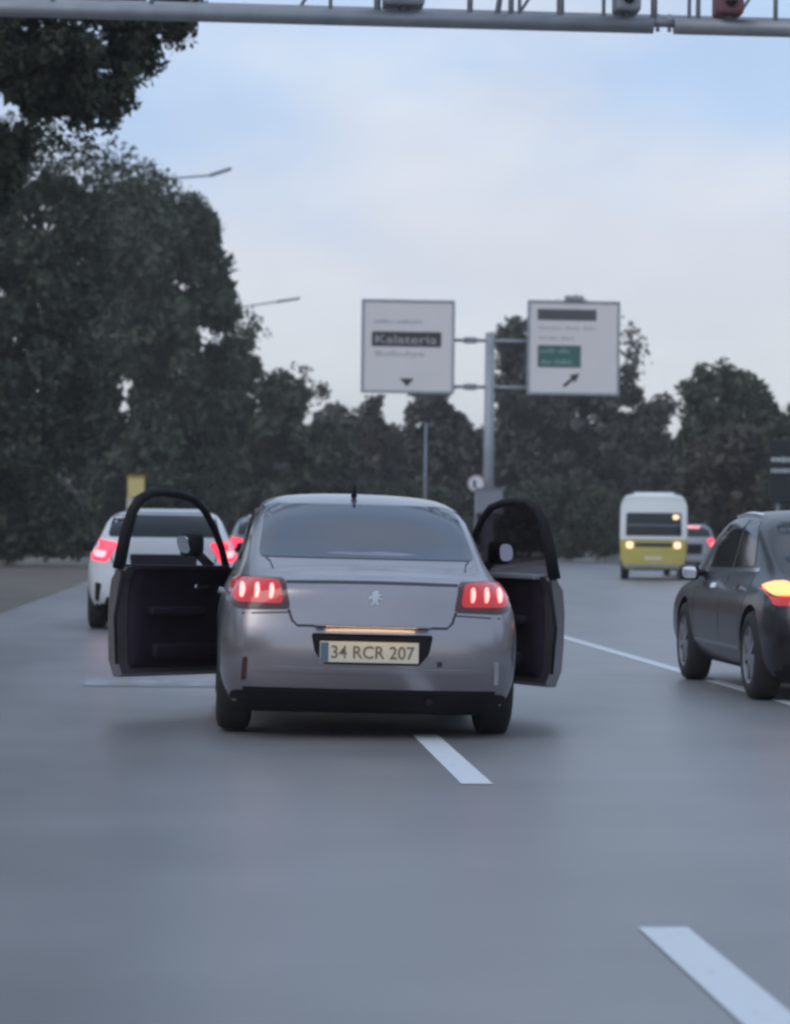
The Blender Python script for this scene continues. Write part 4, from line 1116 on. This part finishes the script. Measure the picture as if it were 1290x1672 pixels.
def tree(name, label, poly, d, leaf, leafm, cover=7.0, clump_px=26, base=None, thick=3.5, lean=0.0, group=None, cat='tree', trunk_r=0.22, sparse=None, core=5.0):
    """crown whose outline is the given one at distance d, as deep as it is wide; a tapered trunk with limbs"""
    s = FOC / d
    xs = np.array([p[0] for p in poly]); ys_ = np.array([p[1] for p in poly])
    bx = base if base is not None else (xs.min() + xs.max()) / 2
    g = P(bx, 900, d); root = thing(name, label, cat, (g.x, g.y, 0.05), group=group)
    area = 0.5 * abs(np.dot(xs, np.roll(ys_, 1)) - np.dot(ys_, np.roll(xs, 1)))
    K = int(area / clump_px ** 2 * 1.6) + 6
    cx = RNG.uniform(xs.min(), xs.max(), K * 12); cy = RNG.uniform(ys_.min(), ys_.max(), K * 12)
    m = inside(poly, cx, cy); cx, cy = cx[m], cy[m]
    ed = edge_dist(poly, cx, cy); m = ed > clump_px * 0.35; cx, cy, ed = cx[m][:K], cy[m][:K], ed[m][:K]
    dep = RNG.uniform(-1, 1, len(cx)) * np.minimum(ed / s * 1.1 + 0.4, thick)
    rad = clump_px / s * RNG.uniform(0.6, 1.25, len(cx))
    rad = np.minimum(rad, (ed + clump_px * 0.28) / s)
    C3 = np.array([list(P(a, b, d + e)) for a, b, e in zip(cx, cy, dep)])
    n = int(area / s ** 2 * cover / (leaf ** 2 * 0.27))
    wt = rad ** 2; idx = RNG.choice(len(rad), n, p=wt / wt.sum())
    dv = RNG.normal(size=(n, 3)); dv /= np.linalg.norm(dv, axis=1)[:, None]
    rr = rad[idx] * RNG.uniform(0, 1, n) ** 0.45
    cen = C3[idx] + dv * rr[:, None]
    # big inner leaves crowd the middle of each clump so that the crown closes
    nb = int(area / s ** 2 * core / ((leaf * 2.3) ** 2 * 0.27))
    okc = ed > clump_px * 0.75
    if okc.any() and nb:
        pool = np.nonzero(okc)[0]; ib = RNG.choice(pool, nb); db = RNG.normal(size=(nb, 3)); db /= np.linalg.norm(db, axis=1)[:, None]
        inner = C3[ib] + db * (rad[ib] * 0.85 * RNG.uniform(0, 1, nb) ** 0.5)[:, None]
    else: inner = np.empty((0, 3))
    if sparse is not None:
        for sp, frac, lf in sparse:
            sx = np.array([p[0] for p in sp]); sy = np.array([p[1] for p in sp])
            a2 = 0.5 * abs(np.dot(sx, np.roll(sy, 1)) - np.dot(sy, np.roll(sx, 1)))
            n2 = int(a2 / s ** 2 * frac / (leaf ** 2 * 0.27))
            ax = RNG.uniform(sx.min(), sx.max(), n2 * 5); ay = RNG.uniform(sy.min(), sy.max(), n2 * 5)
            mm = inside(sp, ax, ay); ax, ay = ax[mm][:n2], ay[mm][:n2]
            # gather the loose leaves into little twigs
            tw = max(4, n2 // 9); pick = RNG.integers(0, tw, len(ax)) % len(ax)
            ax = 0.35 * ax + 0.65 * ax[pick]; ay = 0.35 * ay + 0.65 * ay[pick]
            cen = np.vstack([cen, [list(P(a, b, d + RNG.uniform(-1.5, 1.5))) for a, b in zip(ax, ay)]])
    szs = np.concatenate([np.full(len(cen), leaf), np.full(len(inner), leaf * 2.3)])
    cen = np.vstack([cen, inner])
    cen[:, 2] = np.maximum(cen[:, 2], 0.12)
    cen -= np.array([g.x, g.y, 0.05])
    me = leaves_mesh('crown', cen, szs); me.materials.append(leafm)
    link(bpy.data.objects.new('crown', me), root, kind='stuff')
    if trunk_r:
        zt = max(1.0, (P(bx, ys_.min(), d).z) * 0.8)
        top = C3[np.argmin(np.abs(cy - (ys_.min() * 0.75 + ys_.max() * 0.25)) + np.abs(cx - bx) * 0.6)] - np.array([g.x, g.y, 0.05])
        top = Vector(top)
        pts = [Vector((0, 0, -0.1)), Vector((0.05, 0, top.z * 0.25)), Vector((top.x * 0.3, top.y * 0.3, top.z * 0.55)), top]
        tr = tube('trunk', pts, [trunk_r * 1.3, trunk_r, trunk_r * 0.7, trunk_r * 0.15], M['bark'], root, 9)
        order = RNG.permutation(len(C3))[:7]
        for i in order:
            q = Vector(C3[i] - np.array([g.x, g.y, 0.05]))
            h = min(top.z * 0.8, max(0.6, q.z * 0.6)); f = h / max(top.z, 0.1)
            st_ = Vector((top.x * max(0, f - 0.2), top.y * max(0, f - 0.2), h))
            tube('limb', [st_, (st_ + q) / 2 + Vector((0, 0, 0.25)), q], [trunk_r * 0.4, trunk_r * 0.25, trunk_r * 0.08], M['bark'], tr, 6)
    return root

GL = 'trees along the left verge'
tree('overhanging_tree', 'nearest tree, its dark leafy boughs filling the top left corner', 
     [(-420, -240), (330, -240), (335, -40), (338, 24), (312, 66), (284, 80), (262, 112), (232, 140), (220, 176), (190, 212), (130, 206), (75, 196), (50, 260), (10, 350), (-60, 400), (-300, 420), (-420, 420)],
     40.0, 0.135, M['leaf_a'], cover=8, core=8.0, clump_px=30, base=-390, thick=2.5, group=GL, trunk_r=0.28,
     sparse=[([(170, 60), (300, 40), (316, 20), (300, 80), (250, 140), (215, 210), (150, 250), (60, 240)], 0.5, 1), ([(-60, 190), (200, 190), (200, 270), (-60, 300)], 0.6, 1)])
tree('broadleaf_tree', 'leafy left tree standing below the overhanging boughs at the left edge', 
     [(-160, 200), (-40, 200), (55, 225), (75, 285), (110, 280), (170, 330), (190, 420), (180, 560), (185, 690), (150, 740), (140, 905), (-160, 915)],
     90.0, 0.26, M['leaf_a'], cover=9.0, core=10.0, clump_px=34, base=-20, group=GL,
     sparse=[([(-60, 170), (110, 190), (120, 300), (-60, 300)], 2.0, 1), ([(60, 300), (75, 235), (130, 215), (200, 205), (215, 235), (262, 250), (300, 290), (320, 325), (300, 345), (170, 350)], 1.0, 1)])
tree('broadleaf_tree', 'tall full left tree reaching up beside the nearer street lamp',
     [(110, 330), (170, 290), (230, 285), (290, 315), (335, 325), (362, 362), (370, 415), (384, 440), (393, 470), (384, 515), (398, 545), (400, 600), (380, 700), (380, 905), (110, 908)],
     126.0, 0.33, M['leaf_b'], cover=9, core=11.0, clump_px=34, base=240, group=GL,
     sparse=[([(60, 300), (75, 235), (130, 215), (200, 205), (215, 235), (262, 250), (300, 290), (345, 325), (330, 345), (200, 330)], 0.7, 1), ([(385, 480), (420, 485), (432, 520), (420, 560), (390, 560)], 0.8, 1)])
tree('rounded_tree', 'lower rounded tree behind the white hatchback sloping down to the right',
     [(340, 560), (395, 545), (430, 560), (452, 600), (470, 612), (500, 622), (512, 618), (535, 624), (545, 645), (541, 662), (560, 700), (600, 740), (610, 900), (340, 905)],
     146.0, 0.35, M['leaf_a'], cover=8, core=9.0, clump_px=26, base=425, group=GL,
     sparse=[([(400, 500), (432, 505), (450, 570), (440, 600), (395, 560)], 0.5, 1), ([(455, 585), (500, 595), (530, 615), (500, 630)], 0.6, 1)])
GC = 'trees behind the direction signs'
tree('bushy_tree', 'low wide tree in the gap between left trees and left sign', [(530, 672), (560, 664), (592, 668), (640, 690), (680, 720), (690, 895), (520, 895)], 172.0, 0.42, M['leaf_c'], cover=6.5, clump_px=20, base=590, group=GC)
tree('slender_tree', 'slim dark tree showing under the left corner of the left sign', [(586, 640), (600, 600), (618, 640), (628, 660), (634, 690), (640, 740), (640, 895), (580, 895), (582, 700)], 160.0, 0.40, M['leaf_d'], cover=6.0, clump_px=13, base=608, thick=1.5, group=GC)
tree('conical_tree', 'pointed tree behind the right half of the left sign', [(656, 700), (672, 640), (690, 600), (715, 590), (735, 630), (748, 668), (762, 690), (775, 702), (800, 712), (805, 895), (640, 895), (645, 740)], 160.0, 0.40, M['leaf_c'], cover=8, core=7.0, clump_px=18, base=715, thick=2.5, group=GC)
tree('broad_tree', 'tall spreading tree right behind the right-hand direction sign',
     [(800, 560), (812, 532), (838, 517), (860, 524), (884, 500), (905, 492), (925, 482), (940, 482), (955, 492), (985, 510), (1008, 530), (1015, 580), (1030, 610), (1060, 625), (1088, 632), (1100, 660), (1115, 760), (1120, 905), (790, 900), (795, 700), (806, 640)],
     158.0, 0.40, M['leaf_c'], cover=9, core=8.0, clump_px=24, base=935, thick=4, group=GC,
     sparse=[([(1005, 500), (1030, 515), (1062, 560), (1066, 600), (1040, 630), (1005, 620)], 1.1, 1), ([(795, 590), (812, 590), (816, 690), (798, 700)], 0.8, 1)])
tree('oak_tree', 'dark lumpy tree on the right above the minibus',
     [(1106, 640), (1110, 612), (1128, 604), (1140, 596), (1152, 584), (1170, 576), (1186, 588), (1200, 606), (1222, 598), (1244, 598), (1254, 630), (1262, 652), (1276, 668), (1290, 690), (1300, 760), (1300, 905), (1105, 905), (1100, 700)],
     132.0, 0.34, M['leaf_b'], cover=9, core=8.0, clump_px=22, base=1195, thick=4, group='trees on the right verge')
tree('roadside_tree', 'tree cut off by the right edge of the frame behind the dark board',
     [(1240, 700), (1275, 668), (1320, 655), (1400, 660), (1440, 720), (1440, 905), (1240, 905)], 118.0, 0.32, M['leaf_a'], cover=6.0, clump_px=24, base=1350, group='trees on the right verge')
# low bushes closing the foot of the woods
for lab, poly, d_, lm in (
    ('low bush at the kerb left of the white hatchback', [(-40, 850), (40, 835), (120, 842), (160, 860), (165, 900), (-40, 902)], 112.0, 'leaf_a'),
    ('dense shrub between yellow board and silver car roof', [(225, 800), (300, 790), (380, 800), (450, 815), (470, 900), (220, 902)], 150.0, 'leaf_a'),
    ('dark shrubs behind the silver car and the slim pole', [(500, 820), (600, 790), (700, 780), (770, 800), (780, 900), (490, 902)], 150.0, 'leaf_a'),
    ('dark shrub behind the right open door', [(800, 800), (880, 780), (960, 790), (1010, 815), (1015, 908), (800, 908)], 136.0, 'leaf_a'),
    ('dark bushes along the right verge beyond the pale car', [(1090, 790), (1140, 700), (1200, 690), (1290, 700), (1360, 720), (1360, 905), (1085, 905)], 122.0, 'leaf_d')):
    tree('bush', lab, poly, d_, 0.28, M[lm], cover=5.5, clump_px=22, group='bushes at the foot of the trees', cat='bush', trunk_r=0.06, thick=2.0)

# a far wood that closes the view behind everything
def far_wood():
    n = 62000
    xs_, ys_, zs_ = [], [], []
    ang = RNG.uniform(R(-14), R(22), n); dist = RNG.uniform(225, 262, n)
    top = 11.0 + 1.3 * np.sin(ang * 60) + 1.1 * np.sin(ang * 143 + 1) + 0.8 * np.sin(ang * 310)
    z = RNG.uniform(0, 1, n) ** 0.8 * top
    me = leaves_mesh('wood', np.stack([np.sin(ang) * dist, np.cos(ang) * dist, z + 0.1], 1), 0.95)
    me.materials.append(M['leaf_d'])
    o = link(bpy.data.objects.new('far_wood', me), kind='stuff'); o['label'] = 'far dark wood closing the view behind the road'
far_wood()
def verge_wood():
    n = 15000
    y = RNG.uniform(-25, 70, n); x = -17 - RNG.uniform(0, 7, n); top = 9 + 2.2 * np.sin(y * 0.31) + 1.4 * np.sin(y * 0.83 + 1)
    me = leaves_mesh('wood', np.stack([x, y, RNG.uniform(0, 1, n) ** 0.85 * top + 0.1], 1), 0.75)
    me.materials.append(M['leaf_a'])
    o = link(bpy.data.objects.new('verge_wood', me), kind='stuff'); o['label'] = 'wood along the left side of the road'
verge_wood()
def right_wood():
    n = 15000
    y = RNG.uniform(-25, 92, n); x = 24 + RNG.uniform(0, 7, n); top = 7 + 1.8 * np.sin(y * 0.29 + 2) + 1.2 * np.sin(y * 0.77)
    me = leaves_mesh('wood', np.stack([x, y, RNG.uniform(0, 1, n) ** 0.85 * top + 0.1], 1), 0.75)
    me.materials.append(M['leaf_b'])
    o = link(bpy.data.objects.new('right_wood', me), kind='stuff'); o['label'] = 'wood along the right side of the road'
right_wood()

# rough grass on the left verge and the island
def grass_patch(name, n, xr, yr, zb, h):
    x = RNG.uniform(*xr, n); y = RNG.uniform(*yr, n)
    x = x + np.array([bend(q) for q in y])
    a = RNG.uniform(0, 2 * math.pi, n); hh = h * RNG.uniform(0.5, 1.4, n); w = 0.05
    v = np.empty((n, 3, 3))
    v[:, 0] = np.stack([x - np.cos(a) * w, y - np.sin(a) * w, np.full(n, zb)], 1); v[:, 1] = np.stack([x + np.cos(a) * w, y + np.sin(a) * w, np.full(n, zb)], 1)
    v[:, 2] = np.stack([x + RNG.normal(0, 0.08, n), y + RNG.normal(0, 0.08, n), zb + hh], 1)
    me = bpy.data.meshes.new(name)
    me.vertices.add(n * 3); me.vertices.foreach_set('co', v.astype(np.float32).ravel())
    me.loops.add(n * 3); me.loops.foreach_set('vertex_index', np.arange(n * 3, dtype=np.int32))
    me.polygons.add(n); me.polygons.foreach_set('loop_start', np.arange(0, n * 3, 3, dtype=np.int32))
    me.update(calc_edges=True); me.materials.append(M['grass'])
    link(bpy.data.objects.new(name, me), kind='stuff')
grass_patch('grass', 16000, (-13.0, -7.7), (70, 150), 0.08, 0.28)
xi = RNG.uniform(0, 1, 9000); yi = RNG.uniform(82, 170, 9000)

# ------------------------------------------------------------------ thin evening haze
hz = bpy.data.materials.new('haze_air'); hz.use_nodes = True
hn = hz.node_tree.nodes; hn.remove(hn['Principled BSDF'])
pv = hn.new('ShaderNodeVolumePrincipled'); pv.inputs['Color'].default_value = (0.90, 0.88, 0.88, 1); pv.inputs['Density'].default_value = 0.00058
hz.node_tree.links.new(pv.outputs[0], hn['Material Output'].inputs['Volume'])
box('haze', (0, 510, 15), (2 * G + 60, 1170, 32.2), hz, bevel=0, kind='stuff')
